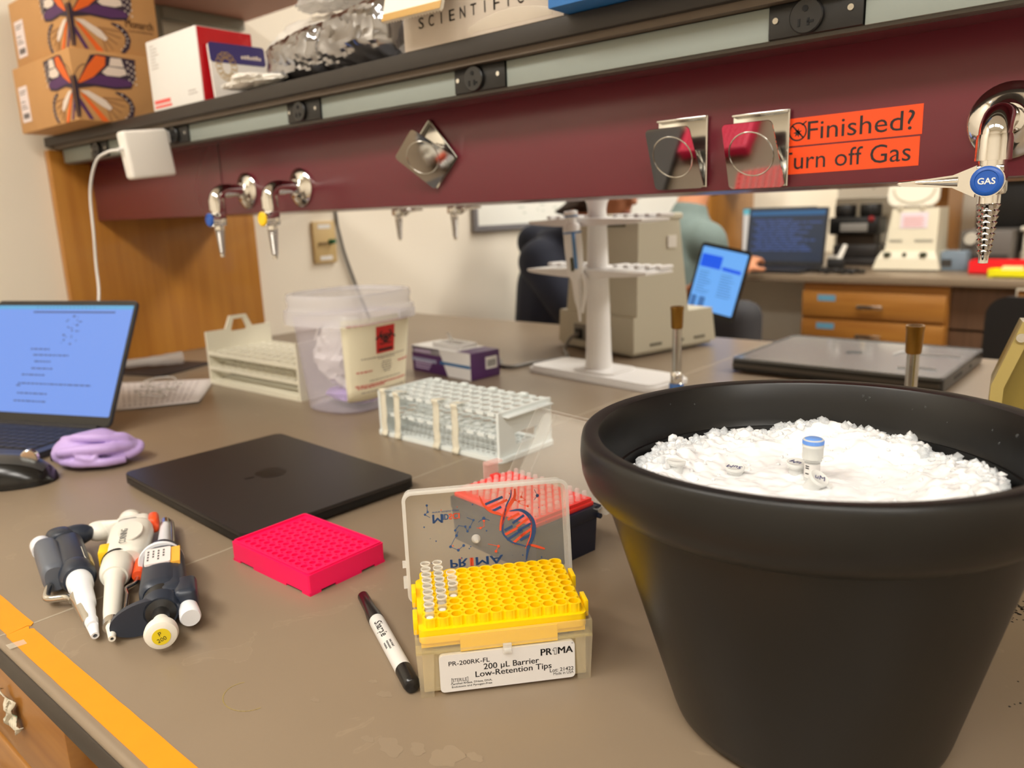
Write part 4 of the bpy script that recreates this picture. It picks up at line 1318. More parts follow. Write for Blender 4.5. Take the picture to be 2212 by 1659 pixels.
b = MB(); b.M = MF((.040, .0, ZB), (0, -1, 0), (0, 0, 1)) ; b.prism(ellipse(-.0105, -.002, .0255, .0135, 36, radians(10)), 0, .006); b.M = Matrix.Identity(4); b.axis((.030, -.002, ZB), (.045, -.002, ZB), [(.013, .004), (.0155, .010), (.016, .014)], 30); b.build('finger_rest', M_piv, t)
b = MB(); b.axis((-.004, -.003, ZB - .001), (.03, -.002, ZB), [(.0001, 0), (.0080, 0), (.0112, .0015), (.0124, .005), (.0118, .009), (.0070, .011), (.006, .012), (.006, .028)], 36); pb = b.build('plunger_button', M_pic, t)
fr = MF((-.0042, -.003, ZB - .001), (0, -1, 0), (0, 0, 1))
b = MB(); b.prism(ellipse(0, 0, .0066, .0066, 30), -.001, .0003, fr); dk = b.build('yellow_disc', mat('disc_yellow', (226, 202, 30), .5), pb)
b = MB(); letters(b, 'P', .0048, fr @ Matrix.Rotation(radians(18), 4, 'Z') @ Matrix.Translation((-.0012, .0010, .0004))); letters(b, '200', .0046, fr @ Matrix.Rotation(radians(18), 4, 'Z') @ Matrix.Translation((-.0040, -.0036, .0004))); b.build('lettering', mat('olive_ink', (70, 64, 20), .6), dk, smooth=0)
b = MB(); b.axis((.022, -.0235, ZB - .004), (.05, -.021, ZB - .002), [(.0001, 0), (.0072, 0), (.0082, .002), (.0078, .010), (.0066, .024)], 28); b.build('ejector_button', M_piw, t)
b = MB(); b.box(.038, -.030, ZB - .013, .070, -.012, ZB + .013, .005, 3); b.build('ejector_housing', M_piv, t)
b = MB(); b.axis((.158, -.001, ZB), (L, 0, .0105), [(.0105, 0), (.0092, .004), (.0062, .020), (.0044, L - .176), (.0036, L - .160)], 28); b.build('cone', M_piw, t)
b = MB(); b.tube([(.140, -.014, .016), (.170, -.011, .0135), (.182, -.0085, .013), (L - .020, -.0066, .0105), (L - .006, -.0050, .0105)], .0026, 10, 6); b.axis((L - .020, -.001, .0115), (L, 0, .0105), [(.0054, 0), (.0050, .016)], 22); b.build('ejector_wire', M_steel, t)
# ---------------------------------------------------------------- white grid tube rack with tape strips
M_rackw = mat('rack_white', (228, 234, 232), .42, var=.01)
ra = math.atan2(-.005, .240)
rk = thing('tube_rack', 'white grid test tube rack with four masking tape strips', 'rack', (-.880, .722, 0), radians(-1.5))
RWx, RDy, RHz = .246, .108, .068
for z, nm in ((.066, 'top_tier'), (.036, 'middle_tier')):
    b = MB()
    b.holes(12, 5, .0198, .0205, .0088, z - .0025, z, 8, square=(z < .05), x0=.004, y0=.0025)
    n = 24
    for y, s in ((.0025, -1), (RDy - .003, 1)):
        for k in range(12):
            cx = .004 + (k + .5) * .0198
            b.box(cx - .0062, y - (.0035 if s < 0 else 0), z - .004, cx + .0062, y + (.0035 if s > 0 else 0), z)
    for k in (1, 4, 7, 10):
        b.box(.004 + k * .0198 - .006, RDy - .010, z, .004 + k * .0198 + .006, RDy - .004, z + .004, .001) if z > .05 else None
    b.build(nm, M_rackw, rk)
b = MB()
b.frame(rrect(-.006, -.004, RWx + .004, RDy + .004, .012), rrect(.004, .005, RWx - .004, RDy - .005, .006), 0.0004, .006)
b.holes(24, 10, .0099, .01, .0034, .002, .004, 4, square=True, x0=.004, y0=.004)
b.build('bottom_tier', M_rackw, rk)
for x in (.000, RWx - .006):
    b = MB()
    fr = MF((x, 0, 0), (0, 1, 0), (0, 0, 1))
    o_ = [(0, .004), (RDy, .004), (RDy, .068), (0, .068)]
    b.frame([(.0, .003), (RDy, .003), (RDy, .067), (.0, .067)], [(.034, .018), (RDy - .034, .018), (RDy - .030, .034), (.030, .034)], -.0, .0045, fr)
    b.build('end_plate', M_rackw, rk)
    b = MB(); b.box(x - .010 if x < .1 else x, .008, .060, x + .006 if x < .1 else x + .016, RDy - .008, .0625, .001); b.build('grip_lip', M_rackw, rk)
M_mask = mat('masking_tape_cream', (222, 216, 196), .7, var=.05, nscale=120, bump=.3)
for k, x in enumerate((.012, .042, .126, .163)):
    b = MB()
    def strip(u, v, x=x, k=k):
        q = v
        return (x + .0125 * u + .0008 * sin(14 * v + k * 2) + .002 * (v - .5), -.0050 - .0011 * abs(sin(8 * v + 3 * u + k)) - (.002 if v > .9 or v < .1 else 0), .001 + .072 * q * (1 - .02 * (k % 2)))
    b.sheet(6, 20, strip)
    b.sheet(6, 6, lambda u, v, x=x: (x + .0125 * u + .001, -.005 + .02 * v, .0725 - .004 * v * v))
    o = b.build('tape_strip', M_mask, rk)
    o.modifiers.new('solid', 'SOLIDIFY').thickness = .0005
    tag(o, 'cream masking tape strip over the front of the rack')

# ---------------------------------------------------------------- cream handled tube rack
M_crm = mat('cream_plastic', (226, 220, 200), .45, var=.03, nscale=30)
hr = thing('tube_rack', 'cream tube rack with a cut-out handle on its end plate', 'rack', (-1.468, .772, 0), radians(1.0))
RL, RW_ = .305, .150
b = MB()
fr = MF((0, 0, 0), (0, 1, 0), (0, 0, 1))
b.prism([(0, 0), (RW_, 0), (RW_, .108), (.103, .108), (.090, .133), (.058, .133), (.046, .108), (0, .108)], 0, .005, fr) if False else None
# end plate with a trapezoid hole in the handle
b.frame([(0, 0), (RW_, 0), (RW_, .106), (.106, .106), (.094, .132), (.056, .132), (.044, .106), (0, .106)],
        [(.058, .1005), (.080, .1003), (.092, .1005), (.094, .1035), (.086, .1250), (.064, .1250), (.056, .1035), (.057, .102)], 0, .005, fr)
b.build('end_plate', M_crm, hr)
b = MB()
fr2 = MF((RL - .005, 0, 0), (0, 1, 0), (0, 0, 1))
b.frame([(0, 0), (RW_, 0), (RW_, .106), (.106, .106), (.094, .132), (.056, .132), (.044, .106), (0, .106)],
        [(.058, .1005), (.080, .1003), (.092, .1005), (.094, .1035), (.086, .1250), (.064, .1250), (.056, .1035), (.057, .102)], 0, .005, fr2)
b.build('end_plate', M_crm, hr)
for z0, z1, hole in ((.060, .067, True), (.031, .037, True), (.0, .009, False)):
    b = MB()
    if hole: b.holes(12, 5, (RL - .01) / 12, RW_ / 5, .0105, z0, z1, 16, x0=.005)
    else: b.box(.005, 0.0, z0 + .0004, RL - .005, RW_, z1, .001)
    b.box(.005, -.0015, z0 + (0.0004 if z0 == 0 else 0), RL - .005, .0005, z1)
    b.build('shelf_tier', M_crm, hr)

# ---------------------------------------------------------------- clear biohazard tub
tubx = thing('waste_tub', 'clear lidded plastic waste tub with a red biohazard label', 'tub', (-1.066, .828, 0), radians(96))
M_tub = mat('tub_plastic', (232, 228, 238), .24, clear=.72, tint=(250, 248, 255), var=0)
M_tublid = mat('tub_lid_plastic', (236, 234, 240), .25, clear=.62, var=0)
def dshape(w, d, n=40):
    out = []
    for k in range(n):
        a = 2 * pi * k / n
        c, s = cos(a), sin(a)
        out.append((w * math.copysign(abs(c) ** .62, c), d * math.copysign(abs(s) ** .70, s)))
    return out
def loft(mb, secs, cap0=True, cap1=True):
    n = len(secs[0][1])
    vs = []
    for z, poly in secs: vs += [(p[0], p[1], z) for p in poly]
    fs = []
    for k in range(len(secs) - 1):
        for i in range(n): fs.append((k * n + i, k * n + (i + 1) % n, (k + 1) * n + (i + 1) % n, (k + 1) * n + i))
    if cap0: fs.append(list(range(n))[::-1])
    if cap1: fs.append([(len(secs) - 1) * n + i for i in range(n)])
    mb.faces(vs, fs)
TWb, TWt, TDb, TDt = .078, .094, .066, .082
b = MB(); loft(b, [(.0005, dshape(TWb - .004, TDb - .004)), (.004, dshape(TWb, TDb)), (.160, dshape(TWt - .002, TDt - .002))], True, False)
b.build('tub_body', M_tub, tubx)
b = MB()
loft(b, [(.150, dshape(TWt + .003, TDt + .003)), (.150, dshape(TWt + .010, TDt + .010)), (.172, dshape(TWt + .010, TDt + .010)), (.174, dshape(TWt + .005, TDt + .005)), (.182, dshape(TWt + .004, TDt + .004)), (.190, dshape(TWt + .006, TDt + .006)), (.199, dshape(TWt + .004, TDt + .004)), (.199, dshape(TWt - .004, TDt - .004)), (.193, dshape(TWt - .008, TDt - .008))], False, True)
b.build('tub_lid', M_tublid, tubx)
b = MB(); b.box(.020, -TDt - .014, .152, .060, -TDt - .009, .168, .002); b.build('lid_tab', M_tublid, tubx)
# label on the front wall
b = MB()
def labelp(u, v, off=.0015):
    z = .022 + .138 * v
    k = (z - .004) / .156
    w = TWb + (TWt - TWb) * k; d = TDb + (TDt - TDb) * k
    q = -.86 + 1.62 * u
    c = abs(q) ** (1 / .62)
    x = w * q; y = -d * math.sqrt(1 - c * c) ** .70
    return (x * (1 + off / w), y * (1 + off / d), z)
b.sheet(20, 8, labelp); lb = b.build('label', mat('tub_label', (234, 226, 198), .6, var=.01), tubx)
lb.modifiers.new('solid', 'SOLIDIFY').thickness = .0003
def patch(mb, u0, v0, u1, v1, off=.0024):
    mb.sheet(6, 3, lambda u, v: labelp(u0 + (u1 - u0) * u, v0 + (v1 - v0) * v, off))
b = MB(); patch(b, .37, .55, .66, .88); rd = b.build('red_square', mat('biohazard_red', (196, 30, 26), .5, var=0), lb)
b = MB()
# three-lobed biohazard emblem drawn from open rings
cu, cv = .515, .735
for k in range(3):
    a0 = pi / 2 + k * 2 * pi / 3
    ox, oy = .045 * cos(a0), .045 * sin(a0)
    for i in range(14):
        a = a0 + pi * .22 + i * (2 * pi - pi * .44) / 14
        a1 = a + (2 * pi - pi * .44) / 14
        q = []
        for rr, aa in ((.062, a), (.062, a1), (.046, a1), (.046, a)):
            px_, py_ = ox + rr * cos(aa), oy + rr * sin(aa)
            q.append(labelp(cu + px_ * 1.6, cv + py_ * .95, .0031))
        b.faces(q, [(0, 1, 2, 3)])
for i in range(18):
    a, a1 = 2 * pi * i / 18, 2 * pi * (i + 1) / 18
    b.faces([labelp(cu + r * cos(x) * 1.6, cv + r * sin(x) * .95, .0030) for r, x in ((.052, a), (.052, a1), (.042, a1), (.042, a))], [(0, 1, 2, 3)])
patch(b, .40, .575, .63, .605, .0030)
b.build('biohazard_emblem', M_ink, rd, smooth=0)
b = MB()
random.seed(33)
def words(mb, v, u0, u1, h=.018):
    u = u0
    while u < u1 - .01:
        w = random.uniform(.02, .06)
        patch(mb, u, v, min(u + w, u1), v + h, .0024); u += w + .012
words(b, .915, .04, .96, .022)
for v, u0, u1 in ((.345, .10, .30), (.40, .74, .96), (.175, .08, .92), (.15, .1, .5)): words(b, v, u0, u1)
b.build('red_print', mat('label_red', (206, 96, 88), .6, var=0), lb)
b = MB()
for v, u0, u1 in ((.505, .16, .86), (.48, .40, .68), (.43, .46, .62), (.40, .45, .63), (.37, .45, .63), (.34, .47, .62), (.31, .49, .60), (.225, .26, .80), (.09, .14, .86)): words(b, v, u0, u1, .014)
b.build('grey_print', mat('label_grey', (168, 160, 146), .6, var=0), lb)
# crumpled bags inside the tub
def crumple(name, label, loc, size, m, seed, amp=.5, parent=None):
    bb = bmesh.new()
    bmesh.ops.create_icosphere(bb, subdivisions=4, radius=1)
    s = Vector((seed * 3.1, seed * 1.7, seed))
    for v in bb.verts:
        p = v.co.copy()
        n1 = noise.noise(p * 1.4 + s)
        n2 = abs(noise.noise(p * 3.2 + s)) ; n3 = abs(noise.noise(p * 7 + s))
        q = p * (.85 + amp * (n1 * .5 - n2 * .5 - n3 * .25))
        v.co = Vector((q.x * size[0], q.y * size[1], q.z * size[2]))
    mm = MB(); mm.add(bb)
    o = mm.build(name, m, parent, smooth=25, loc=loc)
    return tag(o, label, 'bag') if parent is None else o
M_bag = mat('white_film', (240, 236, 228), .3, sss=.1, var=.02)
MT = Matrix.Translation((-1.066, .828, 0)) @ Matrix.Rotation(radians(96), 4, 'Z')
crumple('plastic_bag', 'crumpled translucent white bag filling the waste tub', MT @ Vector((-.004, .0, .088)), (.084, .066, .078), M_bag, 23.0, .42)
crumple('nitrile_glove', 'crumpled lavender gloves squashed at the bottom of the waste tub', MT @ Vector((.0, .0, .020)), (.072, .060, .019), mat('lavender_glove', (190, 164, 222), .5), 5.0, .4)['category'] = 'glove'

# ---------------------------------------------------------------- purple carton
M_pur = mat('carton_purple', (76, 36, 92), .45, var=.02)
M_cw = mat('carton_white', (232, 230, 226), .5, var=.01)
pa = math.atan2(-.020, .186)
pb_ = thing('glove_carton', 'small purple and white carton open at the top behind the tube rack', 'carton', (-1.198, 1.083, 0), pa)
PW_, PD_, PH_ = .188, .078, .054
b = MB(); b.box(0, 0, .0005, PW_, PD_, PH_, .001); b.build('carton_body', M_pur, pb_)
b = MB(); b.prism([(.118, .001), (PW_, .001), (PW_, PH_), (.092, PH_)], -.0004, .0006, MF((0, 0, 0), (1, 0, 0), (0, 0, 1))); b.box(0, 0, PH_ - .014, PW_ - .0, .0006, PH_ + .0004) ; b.box(0, 0, PH_ - .0004, PW_ - .045, PD_, PH_ + .0006)
b.build('white_panel', M_cw, pb_)
b = MB(); b.box(.0, -.0012, PH_ - .031, .082, .0002, PH_ - .024); b.build('silver_band', mat('band_silver', (150, 152, 176), .35), pb_)
b = MB(); b.box(.094, -.0010, PH_ - .030, PW_, .0002, PH_ - .024); b.build('blue_band', mat('band_blue', (38, 104, 156), .45), pb_)
b = MB(); b.frame([(.05, .018), (.135, .018), (.135, .066), (.05, .066)], [(.058, .024), (.127, .024), (.127, .060), (.058, .060)], PH_ + .0004, PH_ + .009); b.build('top_flap', M_cw, pb_)
b = MB(); b.box(PW_ - .0002, .040, .018, PW_ + .0008, .070, .042); b.build('barcode_label', M_cw, pb_)
b = MB()
for k in range(9): b.box(PW_ + .0006, .044 + k * .0026, .022, PW_ + .0010, .044 + k * .0026 + .0013, .036)
b.build('barcode', M_ink, pb_, smooth=0)
b = MB(); random.seed(4)
for z, x0, x1 in ((.042, .010, .055), (.014, .012, .060), (.008, .012, .056), (.020, .012, .066)):
    x = x0
    while x < x1: w = random.uniform(.004, .010); b.box(x, -.0008, z, x + w, .0002, z + (.006 if z > .04 else .0028)); x += w + .002
b.build('pale_lettering', mat('print_lilac', (196, 176, 206), .5, var=0), pb_, smooth=0)
b = MB()
b.sheet(4, 6, lambda u, v: (.075 + .012 * u, .040 + .004 * sin(5 * v), PH_ + .0006 + .028 * v)); o = b.build('tissue_tip', M_cw, pb_); o.modifiers.new('solid', 'SOLIDIFY').thickness = .0004

# ---------------------------------------------------------------- pipette stand with its pipette
M_st = mat('stand_white', (236, 234, 232), .35, var=0)
sa = math.atan2(-.042, .324)
ps = thing('pipette_stand', 'white two-tier pipette stand in the middle of the bench', 'stand', (-.815, 1.235, 0), sa)
CX_ = -.014
b = MB()
b.prism(rrect(-.160, -.060, .160, .060, .020, 6), .0005, .008)
b.prism(rrect(-.155, -.055, .155, .055, .018, 6), .008, .013); b.prism(rrect(-.05, -.045, .05, .045, .02, 6), .013, .017)
b.build('base', M_st, ps)
b = MB()
loft(b, [(.014, [(p[0] * 1.0, p[1]) for p in ellipse(0, 0, .0245, .030, 32)]), (.05, ellipse(0, 0, .0225, .027, 32)), (.17, ellipse(0, 0, .0205, .023, 32)), (.29, ellipse(0, 0, .0175, .020, 32)), (.318, ellipse(0, 0, .0165, .018, 32)), (.330, ellipse(0, 0, .0190, .0195, 32)), (.342, ellipse(0, 0, .027, .024, 32)), (.346, ellipse(0, 0, .0265, .0235, 32))])

for v in b.bm.verts: v.co.x += CX_
b.build('column', M_st, ps)
for z, hw in ((.300, .141), (.207, .149)):
    b = MB()
    n = 28
    def sec(u):
        x = -hw + 2 * hw * u
        t_ = 1 - abs(2 * u - 1)
        return x, .040 + .022 * t_ ** .6, .004 + .012 * t_ ** .7
    vs, fs = [], []
    for i in range(n + 1):
        x, d_, h_ = sec(i / n)
        lift = .012 * (1 - abs(2 * i / n - 1)) ** 1.0
        vs += [(x, -d_, z + lift * .4 - h_), (x, d_, z + lift * .4 - h_), (x, d_, z + lift * .4), (x, -d_, z + lift * .4)]
    for i in range(n):
        for k in range(4): fs.append((i * 4 + k, i * 4 + (k + 1) % 4, i * 4 + 4 + (k + 1) % 4, i * 4 + 4 + k))
    fs += [(0, 1, 2, 3), (n * 4 + 3, n * 4 + 2, n * 4 + 1, n * 4)]
    b.faces(vs, fs)
    for k in range(5):
        x = .030 + k * .025
        b.box(x, .012, z + .002, x + .012, .052, z + .009, .002); b.box(-x - .012, .012, z + .002, -x, .052, z + .009, .002)
    for v in b.bm.verts: v.co.x += CX_ - .004
    b.build('holder_arm', M_st, ps)
pt = thing('pipette', 'white pipette with a blue ring hanging in the pipette stand', 'pipette', (-.822, 1.165, .125), 0, rot=(radians(2), radians(-3.5), 0))
pt.scale = (1, 1, .82)
b = MB(); b.axis((0, 0, .085), (0, 0, 1), [(.010, 0), (.0145, .012), (.0165, .060), (.0165, .115), (.013, .124)], 28); b.build('handle', M_st, pt)
b = MB(); b.axis((0, 0, .224), (0, 0, 1), [(.009, -.02), (.009, 0), (.0125, .002), (.0125, .010), (.010, .012)], 24); b.build('plunger_button', M_st, pt)
b = MB(); b.axis((0, 0, .187), (0, 0, 1), [(.0170, 0), (.0170, .004)], 28, cap=False); b.axis((0, 0, .223), (0, 0, 1), [(.0128, 0), (.0128, .003)], 28, cap=False); b.box(.010, -.0172, .11, .014, -.012, .187); b.build('blue_ring', mat('ring_blue', (70, 122, 176), .4), pt)
b = MB(); b.axis((0, 0, -.01), (0, 0, 1), [(.0022, 0), (.0035, .03), (.0065, .045), (.008, .060), (.0095, .1)], 20); b.build('shaft', M_st, pt)
b = MB(); b.box(.002, -.0172, .105, .007, -.0145, .135); b.build('dark_print', mat('olive_ink', (70, 64, 20), .6), pt)
b = MB(); b.tube([(.011, 0, .10), (.018, 0, .085), (.016, 0, .05), (.006, 0, .01)], .0035, 8, 5); b.build('ejector', M_st, pt)

# ---------------------------------------------------------------- beige instrument
ia = math.atan2(-.066, .248)
ins_ = thing('benchtop_instrument', 'large beige benchtop instrument with a tower behind the pipette stand', 'instrument', (-1.105, 1.478, 0), ia)
M_ins = mat('instrument_beige', (190, 184, 164), .5, var=.01)
IW, ID = .258, .262
b = MB(); b.box(.006, .004, .005, IW - .006, ID - .01, .016); b.frust((.0, .0, IW, ID), (.003, .003, IW - .003, ID - .01), .012, .088)
b.build('base_case', M_ins, ins_)
b = MB()
vs = [(.018, .012, .088), (IW - .003, .012, .088), (IW - .003, .172, .088), (.018, .172, .088), (.034, .022, .292), (IW - .008, .022, .292), (IW - .010, .148, .292), (.034, .148, .292)]
b.faces(vs, [(3, 2, 1, 0), (4, 5, 6, 7), (0, 1, 5, 4), (1, 2, 6, 5), (2, 3, 7, 6), (3, 0, 4, 7)])
b.box(.030, .018, .292, IW - .005, .155, .306, .004)
b.build('tower', M_ins, ins_)
b = MB()
for k in range(12):
    x = IW * .48 + k * .0075
    b.box(x, .0165, .280, x + .0045, .028, .302)
for k in range(5):
    y = .06 + k * .03
b.build('vents', mat('vent_dark', (110, 106, 92), .7), ins_)
b = MB(); b.box(IW - .010, .108, .232, IW - .0045, .134, .258); b.build('asset_label', mat('asset_white', (226, 222, 214), .5), ins_)
b = MB(); b.box(.058, -.0015, .022, .100, .001, .060, .001); b.build('inlet_plate', mat('inlet_grey', (120, 116, 106), .5), ins_)
b = MB(); b.box(.066, -.006, .026, .090, .0, .050, .002); b.build('mains_plug', M_black, ins_)
b = MB(); b.box(.135, -.001, .040, .185, .001, .060); b.build('rating_plate', mat('plate_grey', (170, 166, 158), .5), ins_)
b = MB()
for y in (.05, .12, .19): b.box(IW - .001, y, .022, IW + .001, y + .035, .028)
b.build('side_slots', mat('vent_dark', (110, 106, 92), .7), ins_)
for x, y in ((.03, .03), (IW - .03, .03), (.03, ID - .05), (IW - .03, ID - .05)):
    b = MB(); b.cyl((x, y, 0.0004), (x, y, .0055), .012); b.build('foot', M_black, ins_)
MI = Matrix.Translation((-1.105, 1.478, 0)) @ Matrix.Rotation(ia, 4, 'Z')
b = MB()
b.tube([MI @ Vector((.078, -.006, .036)), MI @ Vector((.080, -.030, .030)), MI @ Vector((.082, -.050, .006)), (-.985, 1.34, .0048), (-1.01, 1.25, .0045), (-1.02, 1.20, .0045), (-1.055, 1.20, .0045), (-1.085, 1.235, .0045), (-1.18, 1.30, .0045), (-1.25, 1.33, .0045)], .0042, 10, 8)
tag(b.build('electric_cable', mat('cord_grey', (120, 116, 110), .5)), 'grey mains cord running from the beige instrument past the purple carton', 'cord')

# ---------------------------------------------------------------- bunsen burners
def burner(label, loc):
    t = thing('bunsen_burner', label, 'burner', loc, group='bunsen burners')
    b = MB(); b.lathe([(.034, .0005), (.034, .006), (.026, .010), (.012, .014), (.0112, .020), (.0112, .050), (.0105, .052)], 36); b.build('base', mat('burner_blue', (46, 84, 138), .4), t)
    b = MB(); b.lathe([(.0105, .020), (.0105, .052), (.0070, .054), (.0070, .137)], 28); b.build('tube', M_steel, t)
    b = MB(); b.lathe([(.0088, .052), (.0092, .054), (.0092, .068), (.0082, .070)], 28); b.ball((.006, -.007, .066), .005, 12, 8); b.build('air_collar', M_chrome, t)
    b = MB(); b.lathe([(.0078, .137), (.0090, .139), (.0098, .165), (.0103, .167), (.0103, .171), (.0086, .171), (.0080, .155)], 28); b.build('brass_top', mat('brass', (150, 112, 50), .28, .9, var=.1), t)
    b = MB(); b.cyl((0, 0, .028), (.03, .012, .026), .0042, .0034); b.build('gas_inlet', M_steel, t)
    return t
burner('bunsen burner with a brass top in front of the white pipette stand', (-.560, 1.050, .0))
burner('bunsen burner with a brass top standing behind the ice bucket', (-.219, 1.000, 0))

# ---------------------------------------------------------------- cased laptop
cl = thing('laptop', 'closed dark grey laptop in a clear hard case at the rear of the bench', 'laptop', (-.440, 1.555, 0), radians(-1.2))
HX, HY = .186, .160
b = MB(); b.prism(rrect(-HX, -HY, HX, HY, .012, 5), .003, .0225); b.prism(rrect(-HX + .012, -HY + .012, HX - .012, HY - .012, .01, 5), .0005, .003); b.build('base', mat('case_dark', (28, 27, 27), .3), cl)
b = MB(); b.box(-HX + .004, -HY - .0006, .010, HX - .004, -HY + .002, .0165); b.build('edge_band', mat('edge_grey', (92, 88, 84), .3, .6), cl)
b = MB(); b.prism(rrect(-HX + .002, -HY + .002, HX - .002, HY - .002, .012, 5), .0225, .0262); lid2 = b.build('lid', mat('space_grey', (124, 128, 130), .24, .35, coat=.5), cl)
b = MB(); b.frame(rrect(-HX, -HY, HX, HY, .013, 5), rrect(-HX + .006, -HY + .006, HX - .006, HY - .006, .01, 5), .0255, .0275); b.build('case_rim', mat('case_rim', (110, 112, 112), .2, clear=.3), lid2)
b = MB(); fruit_mark(b, MF((-.01, .01, .0263), (-1, 0, 0), (0, -1, 0)), .040); b.build('emblem', M_ink, lid2, smooth=0)
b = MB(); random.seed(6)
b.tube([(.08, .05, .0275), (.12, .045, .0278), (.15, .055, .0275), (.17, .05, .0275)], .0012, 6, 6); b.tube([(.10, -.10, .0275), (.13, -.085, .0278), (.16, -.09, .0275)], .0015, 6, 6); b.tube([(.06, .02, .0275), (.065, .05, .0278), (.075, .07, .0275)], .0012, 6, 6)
b.build('painted_case_reflections', mat('case_reflection_pale', (206, 204, 200), .15, clear=.4), lid2)  # reflections on the clear case drawn as pale raised lines
b = MB(); b.box(HX - .0005, -.08, .010, HX + .0004, -.02, .016); b.box(HX - .0005, .04, .010, HX + .0004, .055, .016); b.build('ports', mat('port_dark', (6, 6, 6), .6), cl)

# ---------------------------------------------------------------- olive yellow apparatus at the frame edge
ap = thing('gel_tank', 'olive yellow plastic apparatus standing behind the ice bucket at the frame edge', 'apparatus', (-.108, .80, 0), radians(12))
M_ol = mat('olive_acrylic', (146, 126, 58), .28, trans=.15, var=.03)
M_ol2 = mat('olive_edge', (176, 156, 92), .3, var=.02)
fr = MF((0, 0, 0), (1, 0, 0), (0, 0, 1))
b = MB(); b.prism([(.004, .0005), (.14, .0005), (.14, .206), (.020, .206), (.002, .150), (.000, .03)], -.05, -.012, fr); b.build('tank_body', M_ol, ap)
b = MB(); b.frame([(.002, .0005), (.14, .0005), (.14, .209), (.018, .209), (-.001, .15), (-.002, .03)], [(.012, .010), (.134, .010), (.134, .200), (.026, .200), (.009, .148), (.008, .035)], -.012, .0, fr); b.build('front_frame', M_ol2, ap)
for x, z in ((.018, .195), (.014, .125), (.020, .118)):
    b = MB(); b.cyl((x, -.0, z), (x, -.003, z), .004); b.build('screw', M_steel, ap)

# ---------------------------------------------------------------- things on the left wall
th = thing('thermostat', 'beige wall control plate with a green knob under the maroon rail', 'thermostat', (XL, 1.423, .252))
b = MB(); b.box(.0002, -.040, -.061, .012, .040, .061, .003); b.build('wall_plate', mat('plate_tan', (206, 178, 124), .5), th)
b = MB(); b.box(.012, -.022, .040, .0125, .022, .052); b.box(.012, -.022, -.052, .0125, .022, -.040); b.build('plate_label', M_cw, th)
b = MB(); b.cyl((.012, .018, 0), (.03, .022, .002), .0085, .006); b.build('green_knob', mat('knob_green', (20, 104, 70), .4), th)
b = MB(); b.box(.012, -.024, -.006, .020, .004, .0); b.build('slider', mat('slider_brown', (120, 96, 60), .5), th)
wb = thing('whiteboard', 'white board on the left wall behind the bench', 'whiteboard', (XL, 2.75, .60))
b = MB(); b.box(.0003, -.66, -.33, .012, .9, .5); b.build('board', mat('board_white', (240, 240, 232), .2, var=0), wb)
b = MB()
fr = MF((.0, 0, 0), (0, 1, 0), (0, 0, 1))
b.frame([(-.675, -.345), (.915, -.345), (.915, .515), (-.675, .515)], [(-.655, -.325), (.895, -.325), (.895, .495), (-.655, .495)], .0005, .018, fr); b.build('board_frame', mat('frame_grey', (132, 130, 134), .4, .4), wb)
b = MB(); random.seed(8)
for k in range(14):
    y = random.uniform(-.45, -.2); z = random.uniform(-.29, -.2)
    b.box(.0121, y, z, .0124, y + random.uniform(.01, .04), z + .006)
b.build('faint_writing', mat('marker_faint', (200, 206, 196), .5, var=0), wb, smooth=0)
b = MB(); b.tube([(-1.60, 1.14, .385), (-1.80, 1.25, .372), (XL + .012, 1.455, .36), (XL + .010, 1.475, .29), (XL + .010, 1.490, .22), (XL + .010, 1.52, .13), (XL + .02, 1.55, .03), (XL + .03, 1.56, .005)], .0045, 10, 8)
tag(b.build('electric_cable', mat('cord_dark', (92, 88, 84), .5)), 'dark grey cord hanging down the wall beside the control plate', 'cord')
b = MB(); b.tube([(-.10, 1.13, .36), (-.085, 1.14, .31), (-.055, 1.15, .262), (-.025, 1.16, .222), (.02, 1.17, .16), (.06, 1.17, .08), (.09, 1.18, .02), (.12, 1.2, .004)], .0048, 10, 8)
tag(b.build('rubber_hose', mat('hose_black', (14, 14, 15), .5)), 'black hose hanging behind the large gas tap', 'hose')
